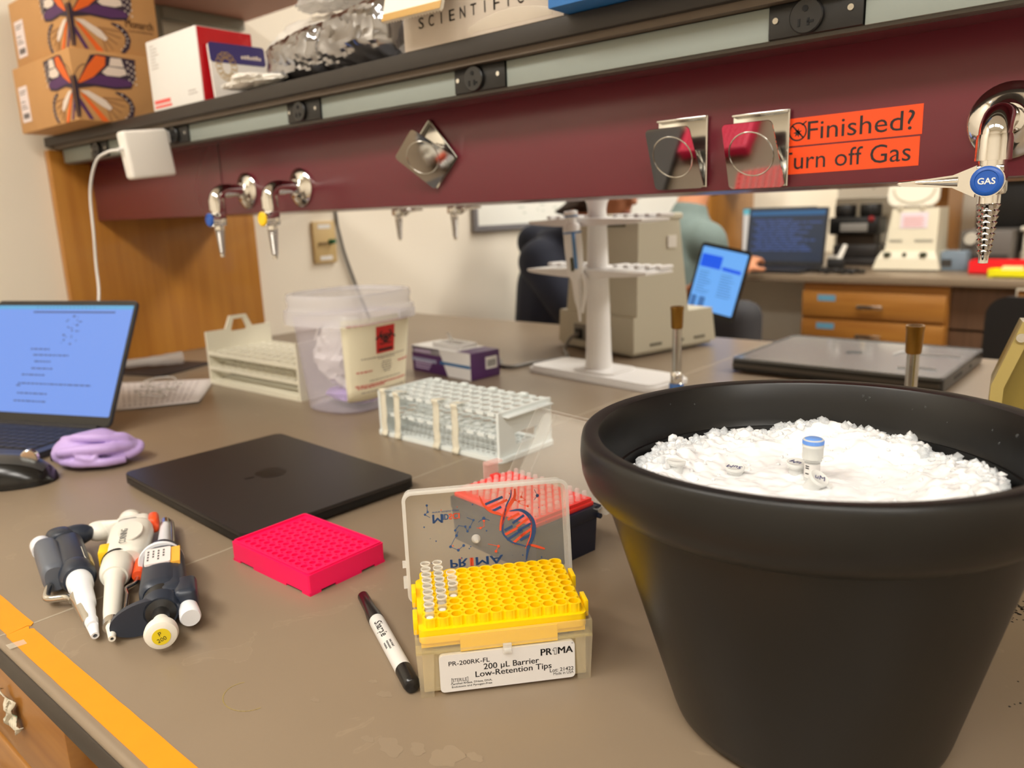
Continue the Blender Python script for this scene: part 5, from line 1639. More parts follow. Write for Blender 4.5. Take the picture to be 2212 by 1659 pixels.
# ---------------------------------------------------------------- boxes and bags on the shelf
ZS = .5172
M_card = mat('cardboard', (198, 148, 92), .7, var=.05, nscale=25)
M_bo = mat('print_vivid_orange', (236, 104, 28), .6, var=0)
M_bp = mat('print_purple', (84, 44, 96), .6, var=0)
M_bd = mat('print_plum', (52, 36, 54), .6, var=0)
M_bw = mat('print_pale', (230, 214, 200), .6, var=0)
M_bt = mat('print_tan', (164, 118, 74), .6, var=0)
def half_wing(frm, s, bins, stretch=1.0):
    """one half of the butterfly, x away from the box edge, y up, unit = box height"""
    def P(pts): return [(x * s * stretch, y * s) for x, y in pts]
    def put(key, pts, h=1):
        bins[key].prism(P(pts), .0002 * h, .0002 * h + .00025, frm)
    put('d', [(.04, .50), (.30, .93), (.42, .95), (.98, .93), (.95, .66), (.86, .50), (.62, .47), (.30, .49), (.05, .44)], 1)
    put('o', [(.06, .52), (.24, .78), (.38, .93), (.52, .92), (.50, .80), (.30, .62), (.10, .52)], 3)
    put('p', [(.12, .52), (.40, .66), (.86, .62), (.88, .54), (.62, .50), (.30, .52)], 3)
    put('w', [(.56, .80), (.60, .92), (.76, .92), (.79, .80)], 3)
    put('w', [(.44, .70), (.54, .79), (.80, .78), (.82, .70), (.70, .66), (.50, .66)], 3)
    for k in range(12):
        a = k * .9
        put('w', ellipse(.84 + .10 * (k % 3) / 2 + .01, .88 - .34 * k / 12, .013, .016, 8), 3)
    # rear wing
    put('d', [(.62, .44), (.74, .42), (.84, .34), (.88, .22), (.84, .10), (.76, .02), (.70, .02), (.78, .14), (.80, .26), (.72, .36), (.60, .42)], 1)
    for k in range(7):
        put('w', ellipse(.70 + .13 * math.sin(k * .5), .40 - .055 * k, .012, .012, 8), 2)
    put('w', [(.08, .42), (.20, .42), (.44, .30), (.52, .20), (.48, .16), (.36, .22), (.10, .40)], 2)
    put('o', [(.07, .38), (.14, .36), (.40, .06), (.44, .0), (.34, .0), (.30, .06)], 2)
    put('p', [(.03, .34), (.07, .30), (.20, .06), (.22, .02), (.16, .02), (.05, .22)], 2)
    for k in range(5):
        a = radians(-2 - k * 13)
        for q in stroke([(.40 + .05 * k * .2, .34 - .03 * k), (.40 + .36 * cos(a) - .03 * k, .34 + .30 * sin(a) - .03 * k)], .022): put('t', q, 1)
    put('d', [(0, .62), (.045, .62), (.06, .50), (.05, .20), (.03, .04), (0, .04)], 4)
    for q in stroke([(.02, .62), (.10, .74), (.18, .79), (.22, .78)], .008): put('d', q, 1)
def butterfly_box(label, loc, w, d, h, extra=None):
    t = thing('butterfly_box', label, 'box', loc, group='butterfly boxes on the shelf')
    b = MB(); b.box(-w, 0, 0, 0, d, h, .0015); b.build('carton', M_card, t)
    bins = {k: MB() for k in 'dopwt'}
    half_wing(MF((.0006, 0, 0), (0, 1, 0), (0, 0, 1)), h, bins, .96)          # right face
    left = Matrix.Scale(-1, 4, (1, 0, 0))
    half_wing(MF((0, -.0006, 0), (1, 0, 0), (0, 0, 1)) @ left, h, bins, .98)
    for k, m, nm in (('d', M_bd, 'dark_pattern'), ('o', M_bo, 'orange_pattern'), ('p', M_bp, 'purple_pattern'), ('w', M_bw, 'pale_pattern'), ('t', M_bt, 'tan_pattern')):
        bins[k].build(nm, m, t, smooth=0)
    b = MB(); b.box(-w + .018, -.0008, h * .16, -w + .064, .0002, h * .70); lb = b.build('shipping_label', mat('label_pinkish', (236, 222, 220), .6, var=0), t)
    b = MB()
    for k in range(12): b.box(-w + .026 + k * .0027, -.0012, h * .21, -w + .026 + k * .0027 + .0016, -.0006, h * .29)
    for z, x1 in ((.62, .040), (.58, .034), (.46, .028), (.40, .03), (.36, .038)): b.box(-w + .024, -.0012, h * z, -w + .018 + x1, -.0006, h * z + .002)
    b.build('barcode', mat('print_grey', (120, 112, 110), .6, var=0), lb, smooth=0)
    if extra: extra(t)
    return t
butterfly_box('lower cardboard box with a printed butterfly across its corner, on the shelf end', (-1.586, .641, ZS), .291, .170, .1275)
def mono(t):
    b = MB(); fit(b, 'Monarch', MF((.0008, .102, .052), (0, 1, 0), (0, 0, 1)), 0, 0, .054, .0145, .0003); fit(b, 'NUCLEIC ACID PURIFICATION', MF((.0008, .106, .044), (0, 1, 0), (0, 0, 1)), 0, 0, .048, .0036)
    b.build('lettering', mat('print_brown', (112, 76, 48), .6, var=0), t, smooth=0)
butterfly_box('upper cardboard butterfly box stacked on the lower one, printed Monarch', (-1.596, .655, ZS + .1277), .286, .166, .128, mono)
# white carton with a red side
t = thing('carton', 'white carton with a glossy red side behind the clear pouch', 'carton', (-1.242, .7015, ZS))
b = MB(); b.box(-.172, 0, 0, 0, .102, .1155, .001); b.build('carton_body', M_cw, t)
b = MB(); b.box(-.0002, .002, .001, .0008, .100, .1145); b.build('red_side', mat('glossy_red', (206, 26, 36), .2, rgb2=(232, 70, 74), var=.1, nscale=18, ramp=(.5, .75)), t)
b = MB(); random.seed(14)
for k in range(8):
    b.box(-.160, -.0006, .105 - k * .0052, -.160 + random.uniform(.012, .03), .0001, .1065 - k * .0052)
b.box(-.045, -.0006, .014, -.015, .0001, .016); b.box(-.045, -.0006, .019, -.020, .0001, .021)
b.build('small_lettering', mat('print_palegrey', (196, 190, 186), .6, var=0), t, smooth=0)
b = MB(); b.box(-.164, -.0006, .004, -.105, .0001, .008); b.box(-.164, -.0006, .011, -.108, .0001, .017); b.build('red_print', mat('print_coral', (228, 96, 90), .6, var=0), t, smooth=0)
# clear pouch with navy header
t = thing('pouch', 'clear pouch with a navy printed header leaning on the red carton side', 'pouch', (-1.236, .700, ZS), 0)
fr = MF((.012, .008, .001), (.10, 1, 0), (-.10, 0, 1))
b = MB(); b.prism(rrect(.004, 0, .100, .088, .004), -.002, .004, fr); b.build('pouch_body', mat('pouch_white', (234, 230, 224), .3, var=.01), t)
b = MB(); b.prism(rrect(.004, .058, .101, .089, .005), .004, .0046, fr); nvh = b.build('header', mat('header_navy', (62, 54, 112), .35, var=0), t)
b = MB(); random.seed(2)
for k in range(7): b.prism([(.058 + k * .0052, .067), (.058 + k * .0052 + .0036, .067), (.058 + k * .0052 + .0036, .0715 + (k % 3) * .001), (.058 + k * .0052, .0715 + (k % 3) * .001)], .0046, .0048, fr)
b.build('pale_lettering', M_bw, nvh, smooth=0)
b = MB()
for k in range(14):
    a = 2 * pi * k / 14
    c = (.030 + .013 * cos(a), .052 + .018 * sin(a))
    b.frame(ellipse(*c, .0055, .0055, 14), ellipse(*c, .0047, .0047, 14), .0047, .0049, fr)
b.build('ring_print', mat('print_gold', (196, 160, 80), .4, var=0), nvh, smooth=0)
crumple('plastic_bag', 'loose white plastic bag bottom spilling over the shelf edge under the pouch', (-1.115, .725, ZS + .014), (.085, .05, .014), M_bag, 8.0, .4)
# silver foil bag
def foil(u, v):
    a = 2 * pi * u
    x = -.155 + .31 * v
    e = (1 - abs(2 * v - 1) ** 7) ** .5
    p = Vector((x * 9, cos(a) * 1.3, sin(a) * 1.3))
    p = Vector((x * 7 + .8 * sin(a), cos(a) * .7, sin(a) * .9 + x * 2))
    n1 = noise.noise(p * .9 + Vector((2, 9, 4)))
    n2 = 1 - abs(noise.noise(p * 1.5 + Vector((7, 1, 0)))) * 2.6
    n3 = 1 - abs(noise.noise(Vector((x * 22, a * .6, 3)))) * 2
    waist = 1 - .16 * math.exp(-((v - .50) / .035) ** 2)
    n4 = 1 - abs(noise.noise(p * 3.1 + Vector((4, 4, 8)))) * 2.4
    n5 = 1 - abs(noise.noise(p * 6.0 + Vector((1, 7, 2)))) * 2.4
    r = (1 + .12 * n1 + .10 * n2 + .05 * n3 + .075 * n4 + .035 * n5)
    hz = .034 + .010 * v
    return (x, .046 * cos(a) * r * waist * e + .008 * n1, hz * math.copysign(abs(sin(a)) ** .8, sin(a)) * (1 + .07 * n1 + .03 * n3 + .05 * n4 + .02 * n5) * waist + .038 + .010 * v)
b = MB()
nu, nv = 64, 90
b.sheet(nu + 1, nv, foil)
bmesh.ops.remove_doubles(b.bm, verts=b.bm.verts, dist=1e-5)
for v in b.bm.verts: v.co.z = max(.0006, v.co.z)
M_foil = mat('silver_foil', (168, 168, 172), .15, 1.0, var=.08, nscale=20)
o = b.build('foil_bag', M_foil, smooth=24, loc=(-.955, .765, ZS)); o.rotation_euler = (0, 0, radians(-1))
tag(o, 'crumpled silver foil bag lying at the shelf edge', 'bag')
b = MB(); b.sheet(10, 14, lambda u, v: (.140 + .05 * u - .012 * v, -.02 + .02 * v - .02 * u, .003 + .085 * v * (1 - .55 * u) + .003 * sin(9 * v + 4 * u)))
q = b.build('torn_end', M_foil, o, smooth=20); q.modifiers.new('solid', 'SOLIDIFY').thickness = .0006
# white bag behind, foam and padded envelope
crumple('plastic_bag', 'rumpled white plastic bag behind the silver foil bag', (-1.17, .880, ZS + .080), (.165, .062, .078), M_bag, 12.0, .45)
crumple('plastic_bag', 'small glassy plastic bag on top of the white bag', (-1.08, .855, ZS + .150), (.10, .045, .020), mat('glassy_film', (226, 222, 218), .12, clear=.35, var=0), 15.0, .7)
b = MB()
z0 = []
for k in range(40):
    z0 += [(.245 * k / 40, .0 + .003 * (k % 2))]
outl = [(0, .1)] + z0 + [(.245, .1)]
t = thing('padded_envelope', 'off-white envelope with a serrated tan edge hanging over the pale carton', 'envelope', (-.752, .672, ZS + .0285), radians(-3))
fr = MF((0, 0, 0), (1, 0, -.04), (.0, .25, 1))
b.prism([(p[0] * .43, p[1]) for p in outl], 0, .006, fr); b.build('paper_body', mat('envelope_cream', (248, 242, 226), .6, sss=.05, var=0), t)
b = MB()
for k in range(40): b.prism([(.1053 * k / 40, .0005), (.1053 * (k + .55) / 40, .0005), (.1053 * (k + .9) / 40, .009), (.1053 * (k + .35) / 40, .009)], .006, .0068, fr)
b.build('serrated_edge', mat('serrated_tan', (212, 172, 104), .6, var=0), t, smooth=0)
# grey-beige carton with lettering
t = thing('carton', 'pale grey carton lettered SCIENTIFIC along the shelf edge', 'carton', (-.752, .7005, ZS))
b = MB(); b.box(0, 0, 0, .244, .20, .16, .001); b.build('carton_body', mat('carton_greige', (196, 184, 170), .6, var=.02), t)
b = MB(); fr = MF((0, -.0004, 0), (1, 0, 0), (0, 0, 1)); [fit(b, ch, fr, .028 + .0172 * k + (.0035 if ch == 'I' else 0), .0225, .0015 if ch == 'I' else .0085, .0122, .0001) for k, ch in enumerate('SCIENTIFIC')]; fit(b, 'Fisher', fr, .040, .047, .10, .03, .001)
b.build('lettering', mat('print_charcoal', (96, 90, 86), .6, var=0), t, smooth=0)
b = MB(); b.sheet(14, 5, lambda u, v: (.11 + .12 * u, -.0008 - .001 * sin(pi * v), .004 + .016 * v * (1 - .6 * (2 * u - 1) ** 2))); q = b.build('clear_tape', mat('clear_tape', (235, 225, 205), .2, clear=.72), t)
# blue box
t = thing('carton', 'blue carton at the top edge overhanging the shelf above the raceway', 'carton', (-.505, .669, ZS + .0005))
b = MB(); b.box(0, 0, 0, .27, .190, .12, .0015); b.build('carton_body', mat('carton_blue', (44, 112, 182), .4, var=.03), t)
b = MB(); random.seed(12)
for z, x1 in ((.012, .06), (.020, .09), (.030, .07)): 
    x = .008
    while x < x1: w = random.uniform(.004, .010); b.box(x, -.0006, z, x + w, .0002, z + .003); x += w + .002
b.build('pale_pattern', M_bw, t, smooth=0)
# ---------------------------------------------------------------- the far bench
FY0, FY1 = 3.46, 5.10
t = thing('worktop', 'far laboratory worktop behind the seated people', 'worktop', (0, 0, 0))
b = MB(); b.box(-1.933, FY0, -.032, 2.2, FY1, 0, .004); b.build('slab', M_bench, t)
cabinet('drawer_cabinet', 'oak drawer cabinet under the far worktop with blue tape labels', -1.232, -.65, FY0 + .03, FY0 + .6, [.06, .118, .118, .14, .2], M_oak_far, z1=-.032, tape=True) if False else None
t = thing('drawer_cabinet', 'oak drawer cabinet under the far worktop with blue tape labels', 'cabinet', (-.941, FY0 + .02, 0))
b = MB(); b.box(-.291, .012, FLOOR + .06, .291, .58, -.033); b.build('body', M_oak_far, t)
z = -.072
for k, h in enumerate((.118, .125, .16, .2)):
    b = MB(); b.box(-.290, -.006, z - h + .008, .285, .0119, z, .002); d = b.build('drawer', M_oak_far, t)
    zz = z - h * .5
    b = MB(); b.box(-.052, -.026, zz - .008, .052, -.020, zz + .008, .002); b.box(-.050, -.021, zz - .004, -.042, -.006, zz + .004); b.box(.042, -.021, zz - .004, .050, -.006, zz + .004); b.build('handle', M_steel, d)
    b = MB(); b.box(-.222, -.0068, z - .040, -.146, -.006, z - .014); o = b.build('tape_label', mat('blue_tape', (96, 152, 180), .6), d)
    tag(o, 'strip of blue tape')
    z -= h + .006
b = MB(); b.box(-.6485, FY0 + .07, FLOOR, .9, FY0 + .09, -.21); b.box(-.6485, FY0 + .07, -.22, -.43, FY0 + .09, -.034); o = b.build('kneehole_panel', wood('wood_grey_brown', (112, 84, 64), (84, 62, 46)))
tag(o, 'brown back panel of the far knee space beside the oak drawers', 'panel')
t = thing('drawer_cabinet', 'second oak drawer cabinet under the far worktop beyond the black chair', 'cabinet', (.10, FY0 + .02, 0))
b = MB(); b.box(-.52, .012, -.20, .3, .045, -.045); b.build('body', M_oak_far, t)
b = MB(); b.box(-.515, -.006, -.19, .29, .0119, -.06, .002); d = b.build('drawer', M_oak_far, t)
b = MB(); b.box(.22, .012, FLOOR, .28, .045, -.2); b.build('leg_panel', M_oak_far, t)
# carcass under the far left part
b = MB(); b.box(-1.90, FY0 + .5, FLOOR, -1.26, FY0 + .55, -.034); o = b.build('kneehole_panel', M_wall); tag(o, 'pale back panel of the far knee space beside the person in grey-green', 'panel')
b = MB(); b.box(-1.934, 3.93, .0004, -1.905, 4.50, 1.0, .002); o = b.build('end_panel', M_oak); tag(o, 'upright oak end panel on the far worktop', 'panel')
t = thing('service_rail', 'maroon service rail above the far worktop', 'service rail', (0, 4.02, .45))
b = MB(); b.box(-1.905, 0, 0, 2.2, .34, .16); b.build('rail_panel', M_maroon, t)
b = MB(); b.box(-1.905, -.05, .16, 2.2, .4, .18); b.build('shelf_board', mat('shelf_laminate', (52, 45, 39), .5, var=.05), t)
for x, c, w in ((-1.250, 'blue', 'blue'), (-1.092, 'yellow', 'yellow')):
    g = gas_tap(f'chrome gas tap with a {w} button on the far rail', c, '', lever=False); g.location = (x, 4.02, .475)
b = MB(); b.box(-1.60, 5.05, .02, 1.8, 5.09, .75); o = b.build('splash_board', mat('board_cream', (236, 232, 218), .5, var=.01)); tag(o, 'pale splash board standing along the back of the far worktop', 'board')
b = MB(); b.box(-.965, 4.60, .0004, -.90, 4.98, .60); o = b.build('divider_board', M_oak); tag(o, 'short oak upright on the far worktop behind the white centrifuge', 'panel')
# dark laptop with code on it
t = thing('laptop', 'open dark laptop with lines of text in front of the grey-green person', 'laptop', (-1.43, 3.74, 0), radians(-5))
b = MB(); b.box(-.20, -.245, .002, .20, .0, .018, .003); b.build('base', mat('dark_shell', (40, 40, 42), .4), t)
b = MB(); b.box(-.18, -.12, .018, .18, -.02, .020); b.build('keyboard', mat('key_black', (24, 25, 34), .45), t)
tl = radians(8)
fr = MF((-.20, .0, .018), (1, 0, 0), (0, sin(tl), cos(tl)))
b = MB(); b.prism(rrect(0, 0, .40, .275, .008), -.008, 0, fr); sl_ = b.build('screen_lid', mat('dark_shell', (40, 40, 42), .4), t)
b = MB(); b.prism([(.010, .02), (.39, .02), (.39, .265), (.010, .265)], 0, .0006, fr); dp = b.build('display', mat('code_dark', (10, 11, 13), .3, emit=.9, ecol=(40, 50, 68), var=0), sl_)
b = MB(); random.seed(17)
b.prism([(.012, .240), (.388, .240), (.388, .263), (.012, .263)], .0007, .0009, fr)
o = b.build('window_bar', mat('code_bar', (10, 11, 13), .3, emit=.9, ecol=(40, 96, 142), var=0), dp, smooth=0)
b = MB()
for k in range(13):
    y = .215 - k * .012; x = .03 + (k % 3) * .012
    while x < random.uniform(.2, .34): w = random.uniform(.02, .07); b.prism([(x, y), (x + w, y), (x + w, y + .0055), (x, y + .0055)], .0007, .0009, fr); x += w + .008
b.build('code_lines', mat('code_text', (10, 11, 13), .3, emit=.9, ecol=(66, 90, 150), var=0), dp, smooth=0)
# monitor edge behind it
t = thing('monitor', 'pale screen standing behind the dark laptop', 'monitor', (-1.60, 3.87, 0), radians(-5))
b = MB(); b.box(-.10, .0, .03, .28, .03, .295, .004); b.build('housing', mat('monitor_grey', (90, 90, 92), .4), t)
b = MB(); b.box(-.095, -.001, .04, .275, .0005, .29); dp = b.build('display', mat('display_cream', (20, 20, 20), .3, emit=.9, ecol=(222, 212, 200), var=0), t)
b = MB(); b.box(-.095, -.0016, .262, .275, -.0008, .29); b.build('title_bar', mat('display_teal', (12, 14, 14), .3, emit=.9, ecol=(110, 190, 200), var=0), dp)
b = MB(); b.box(.02, .0, .0005, .16, .09, .012); b.box(.07, .012, .012, .11, .03, .06); b.build('foot', mat('monitor_grey', (90, 90, 92), .4), t)
# heat block / microscope-like apparatus
t = thing('heat_block', 'black double-well lab apparatus between the dark laptop and the white centrifuge', 'apparatus', (-1.195, 4.02, 0))
b = MB(); b.box(-.11, .0, .0005, .12, .20, .035, .006); b.box(-.10, .03, .035, .11, .18, .10, .01); b.build('base_unit', mat('apparatus_dark', (52, 48, 46), .4), t)
b = MB(); b.box(-.115, .0, .15, .115, .16, .235, .01); b.build('upper_unit', M_black, t)
b = MB(); b.box(-.09, .05, .10, .09, .16, .15); b.build('column', mat('apparatus_brown', (70, 56, 42), .5), t)
for x in (-.058, .062):
    b = MB(); b.lathe([(.046, .235), (.050, .245), (.050, .285), (.046, .295), (.036, .295), (.034, .26)], 28, True, True, Matrix.Translation((x, .07, 0))); b.build('well_cup', M_black, t)
b = MB(); b.box(-.058, -.004, .165, .070, .001, .205, .002); b.build('display_plate', mat('plate_pale', (150, 146, 140), .4), t)
b = MB(); b.ball((.085, -.002, .225), .015, 12, 8); b.build('red_knob', mat('knob_red', (150, 28, 30), .4), t)
t = thing('instrument', 'cream instrument with a vent behind the black double-well apparatus', 'instrument', (-1.06, 4.32, 0))
b = MB(); b.box(-.32, 0, .0005, .06, .25, .33, .012); b.box(-.02, -.10, .0005, .09, .25, .22, .01); b.build('housing', mat('cream_metal', (226, 218, 196), .45), t)
b = MB()
for k in range(5): b.box(.02, -.102, .12 + k * .012, .055, -.099, .126 + k * .012)
b.build('vent', mat('vent_dark', (110, 106, 92), .7), t)
t = thing('stapler_tool', 'small black and white hand tool standing beside the dark laptop', 'tool', (-1.175, 3.74, 0), radians(15))
b = MB(); b.box(-.04, -.03, .0005, .035, .05, .055, .006); b.build('body', M_black, t)
b = MB(); b.cyl((.01, -.01, .05), (.035, .01, .115), .013, .010); b.build('white_handle', mat('handle_pale', (226, 222, 214), .4), t)
b = MB(); b.box(-.038, -.034, .055, .0, .03, .068, .003); b.build('top_plate', mat('plate_grey', (170, 166, 158), .5), t)
b = MB(); random.seed(5)
b.tube([(-1.20 + .20 * (k / 16) + random.uniform(-.015, .015), 3.56 + .05 * sin(k * 1.3), .009 + .004 * (k % 3)) for k in range(17)], .008, 8, 5)
b.tube([(-1.13 + .10 * cos(2 * pi * k / 14), 3.585 + .045 * sin(2 * pi * k / 14), .010 + .006 * (k % 2)) for k in range(14)], .007, 8, 4, closed=True)
tag(b.build('electric_cable', M_black), 'tangled black cord on the far worktop beside the dark laptop', 'cord')
# white centrifuge
t = thing('centrifuge', 'cream centrifuge with its round lid open on the far worktop', 'centrifuge', (-.880, 3.74, 0), radians(2))
M_cen = mat('centrifuge_cream', (224, 216, 192), .42, var=.01)
b = MB(); b.frust((-.135, 0, .135, .34), (-.122, .010, .122, .33), .008, .055); b.frust((-.122, .010, .122, .33), (-.108, .030, .108, .33), .055, .085); b.build('base', M_cen, t)
b = MB(); b.frust((-.100, .045, .108, .31), (-.082, .075, .105, .30), .080, .272); b.build('tower', M_cen, t)
b = MB(); fr = MF((0, .076, .268), (1, 0, 0), (0, sin(.15), cos(.15)))
b.prism(rrect(-.105, .012, .100, .150, .04, 6), -.012, .012, fr); ldd = b.build('round_lid', mat('lid_cream', (240, 234, 216), .35, var=0), t)
b = MB(); b.tube([(.0 + .082 * cos(a), .088 + .062 * sin(a), .013) for a in [pi * (1 + k / 16) for k in range(17)]], .004, 8, 3)
for v in b.bm.verts: v.co = fr @ v.co
b.build('seal_ring', mat('seal_grey', (196, 188, 164), .5), ldd)
b = MB()
for x in (-.05, .04): b.box(x - .008, .066, .262, x + .008, .08, .29, .002)
b.build('hinge', mat('hinge_pale', (206, 198, 176), .5), t)
b = MB(); fr = MF((-.045, .0606, .185), (1, 0, 0), (0, .156, 1)); b.prism([(0, 0), (.110, 0), (.110, .070), (0, .070)], -.001, .002, fr); lb = b.build('notice_label', mat('label_lilac', (226, 214, 222), .5, var=0), t)
b = MB(); random.seed(19)
for k in range(6): b.prism([(.012, .006 + k * .008), (.098 - .01 * (k % 2), .006 + k * .008), (.098 - .01 * (k % 2), .011 + k * .008), (.012, .011 + k * .008)], .002, .0024, fr)
b.build('red_lines', mat('print_rose', (222, 170, 168), .6, var=0), lb, smooth=0)
for x in (-.080, -.010, .065):
    b = MB(); b.cyl((x, .017, .068), (x, .014, .080), .016 if abs(x) > .02 else .009, .014 if abs(x) > .02 else .007); b.build('knob', mat('knob_green_black', (44, 52, 30), .4), t)
b = MB()
for x0, x1 in ((-.082, -.03), (.02, .092)): b.box(x0, .0500, .125, x1, .0560, .137)
b.build('scale_print', mat('print_greyish', (168, 164, 148), .6, var=0), t)
# other equipment to the right
t = thing('monitor', 'dark screen and box behind the cream centrifuge', 'monitor', (-.625, 4.35, 0))
b = MB(); b.box(-.10, 0, .05, .14, .05, .42, .008); b.build('housing', M_black, t)
b = MB(); b.box(-.02, .0, .0005, .06, .12, .06); b.build('foot', M_black, t)
t = thing('power_supply', 'dark grey low instrument box on the far worktop behind the red tray', 'instrument', (-.620, 3.99, 0))
b = MB(); b.box(-.10, 0, .0005, .10, .3, .165, .01); b.build('housing', mat('instrument_grey', (104, 98, 92), .5), t)
b = MB(); b.box(-.09, -.004, .03, .09, .001, .06); b.build('front_strip', mat('strip_dark', (58, 54, 50), .5), t)
b = MB(); b.cyl((-.055, 0, .13), (-.055, -.035, .128), .028, .024); b.build('dial', mat('dial_pale', (206, 200, 184), .4), t)
t = thing('blue_box', 'small blue-grey box beside the cream centrifuge', 'box', (-.705, 3.80, 0))
b = MB(); b.box(-.05, 0, .0005, .05, .10, .085, .006); b.build('body', mat('box_bluegrey', (118, 134, 148), .5), t)
b = MB(); b.box(-.045, -.003, .02, -.005, .001, .05); b.build('front_panel', mat('strip_dark', (58, 54, 50), .5), t)
t = thing('rotor_drum', 'grey metal drum instrument at the right frame edge on the far worktop', 'instrument', (-.365, 4.10, 0))
b = MB(); b.axis((-.10, .10, .245), (1, .10, .245), [(.075, 0), (.09, .02), (.09, .22), (.07, .24)], 28); b.build('drum', mat('drum_grey', (176, 168, 152), .35, .3), t)
b = MB(); b.box(-.13, 0, .0005, .16, .22, .16, .01); b.build('base', mat('drum_cream', (220, 214, 196), .45), t)
b = MB(); b.box(-.14, -.02, .158, .17, .22, .176, .003); b.build('deck', mat('drum_cream', (220, 214, 196), .45), t)
t = thing('storage_tray', 'red shallow tray on the far worktop behind the hose barb', 'tray', (-.52, 3.66, 0))
b = MB(); b.frame([(-.10, 0), (.24, 0), (.24, .12), (-.10, .12)], [(-.095, .005), (.235, .005), (.235, .115), (-.095, .115)], .0005, .055); b.box(-.10, 0, .0005, .24, .12, .006); b.build('tray_body', mat('tray_red', (236, 28, 36), .4), t)
t = thing('storage_tray', 'yellow shallow tray with pale pieces in front of the red one', 'tray', (-.44, 3.53, 0))
b = MB(); b.frame(rrect(-.095, 0, .22, .10, .02), rrect(-.089, .006, .214, .094, .016), .0005, .030); b.prism(rrect(-.095, 0, .22, .10, .02), .0005, .006); b.build('tray_body', mat('tray_yellow', (240, 232, 16), .4), t)
for k in range(3):
    o = thing('foam_piece', ['pale yellow foam piece at the left of the yellow tray', 'pale yellow foam piece in the middle of the yellow tray', 'pale yellow foam piece at the right of the yellow tray'][k], 'foam', (-.50 + .085 * k + .045, 3.575, .0065), .1 * k, 'foam pieces in the yellow tray')
    b = MB(); b.frust((-.04, -.025, .04, .025), (-.032, -.018, .036, .02), 0, .036); b.build('foam_body', mat('foam_pale', (240, 222, 150), .7), o)
# black chair in the aisle
t = thing('lab_chair', 'black lab chair with a rounded backrest in the far aisle', 'chair', (-.245, 2.95, FLOOR))
b = MB(); b.prism(rrect(-.17, .62, .17, .93, .06, 8), -.03, .03, MF((0, -.20, 0), (1, 0, 0), (0, .08, 1))); b.build('backrest', mat('chair_black', (14, 14, 15), .75), t)
b = MB(); b.prism(rrect(-.21, -.20, .21, .22, .07, 8), .50, .57); b.build('seat', mat('chair_black', (14, 14, 15), .75), t)
b = MB(); b.box(-.03, -.20, .48, .03, -.12, .50); b.box(-.025, -.20, .48, .025, -.185, .72); b.build('back_bar', M_black, t)
b = MB(); b.cyl((0, 0, .08), (0, 0, .50), .025); b.build('column', M_steel, t)
for k in range(5):
    a = 2 * pi * k / 5
    b = MB(); b.cyl((0, 0, .09), (.25 * cos(a), .25 * sin(a), .065), .02, .015); l = b.build('leg', M_black, t)
    b = MB(); b.ball((.25 * cos(a), .25 * sin(a), .03), (.025, .025, .0295), 12, 8); b.build('caster', M_black, l)
# ---------------------------------------------------------------- the two seated people
def capsule(mb, p0, r0, p1, r1, n=14):
    p0, p1 = Vector(p0), Vector(p1)
    mb.ball(p0, r0, n, 10); mb.ball(p1, r1, n, 10)
    if (p1 - p0).length > 1e-5: mb.cyl(p0, p1, r0, r1, n)
def chain(mb, pts):
    for a, c in zip(pts, pts[1:]): capsule(mb, a[0], a[1], c[0], c[1])
def eball(mb, M, r, n=20):
    b = bmesh.new()
    bmesh.ops.create_uvsphere(b, u_segments=n, v_segments=n * 2 // 3, radius=1)
    for v in b.verts: v.co = M @ Vector((v.co.x * r[0], v.co.y * r[1], v.co.z * r[2]))
    mb.add(b)
def fuse(o, vox, it=6, fac=.5):
    m = o.modifiers.new('fuse', 'REMESH'); m.mode = 'VOXEL'; m.voxel_size = vox; m.use_smooth_shade = True
    s = o.modifiers.new('soften', 'SMOOTH'); s.iterations = it; s.factor = fac
def head(mb, H):
    """head in its own frame: x forward, y left, z up, origin at the centre of the skull"""
    eball(mb, H, (.092, .074, .108))
    eball(mb, H @ Matrix.Translation((.022, 0, -.055)), (.070, .060, .068))
    eball(mb, H @ Matrix.Translation((.060, 0, -.098)), (.026, .028, .020))
    eball(mb, H @ Matrix.Translation((.066, 0, .022)), (.026, .052, .018))
    chain(mb, [(H @ Vector((.090, 0, .004)), .008), (H @ Vector((.108, 0, -.030)), .013)])
    for s in (-1, 1):
        eball(mb, H @ Matrix.Translation((.104, s * .011, -.034)), (.010, .008, .008))
        eball(mb, H @ Matrix.Translation((.060, s * .040, -.028)), (.026, .022, .022))
        eball(mb, H @ Matrix.Translation((-.006, s * .076, -.012)), (.020, .009, .032))
    eball(mb, H @ Matrix.Translation((.084, 0, -.062)), (.012, .026, .007)); eball(mb, H @ Matrix.Translation((.081, 0, -.074)), (.012, .022, .007))
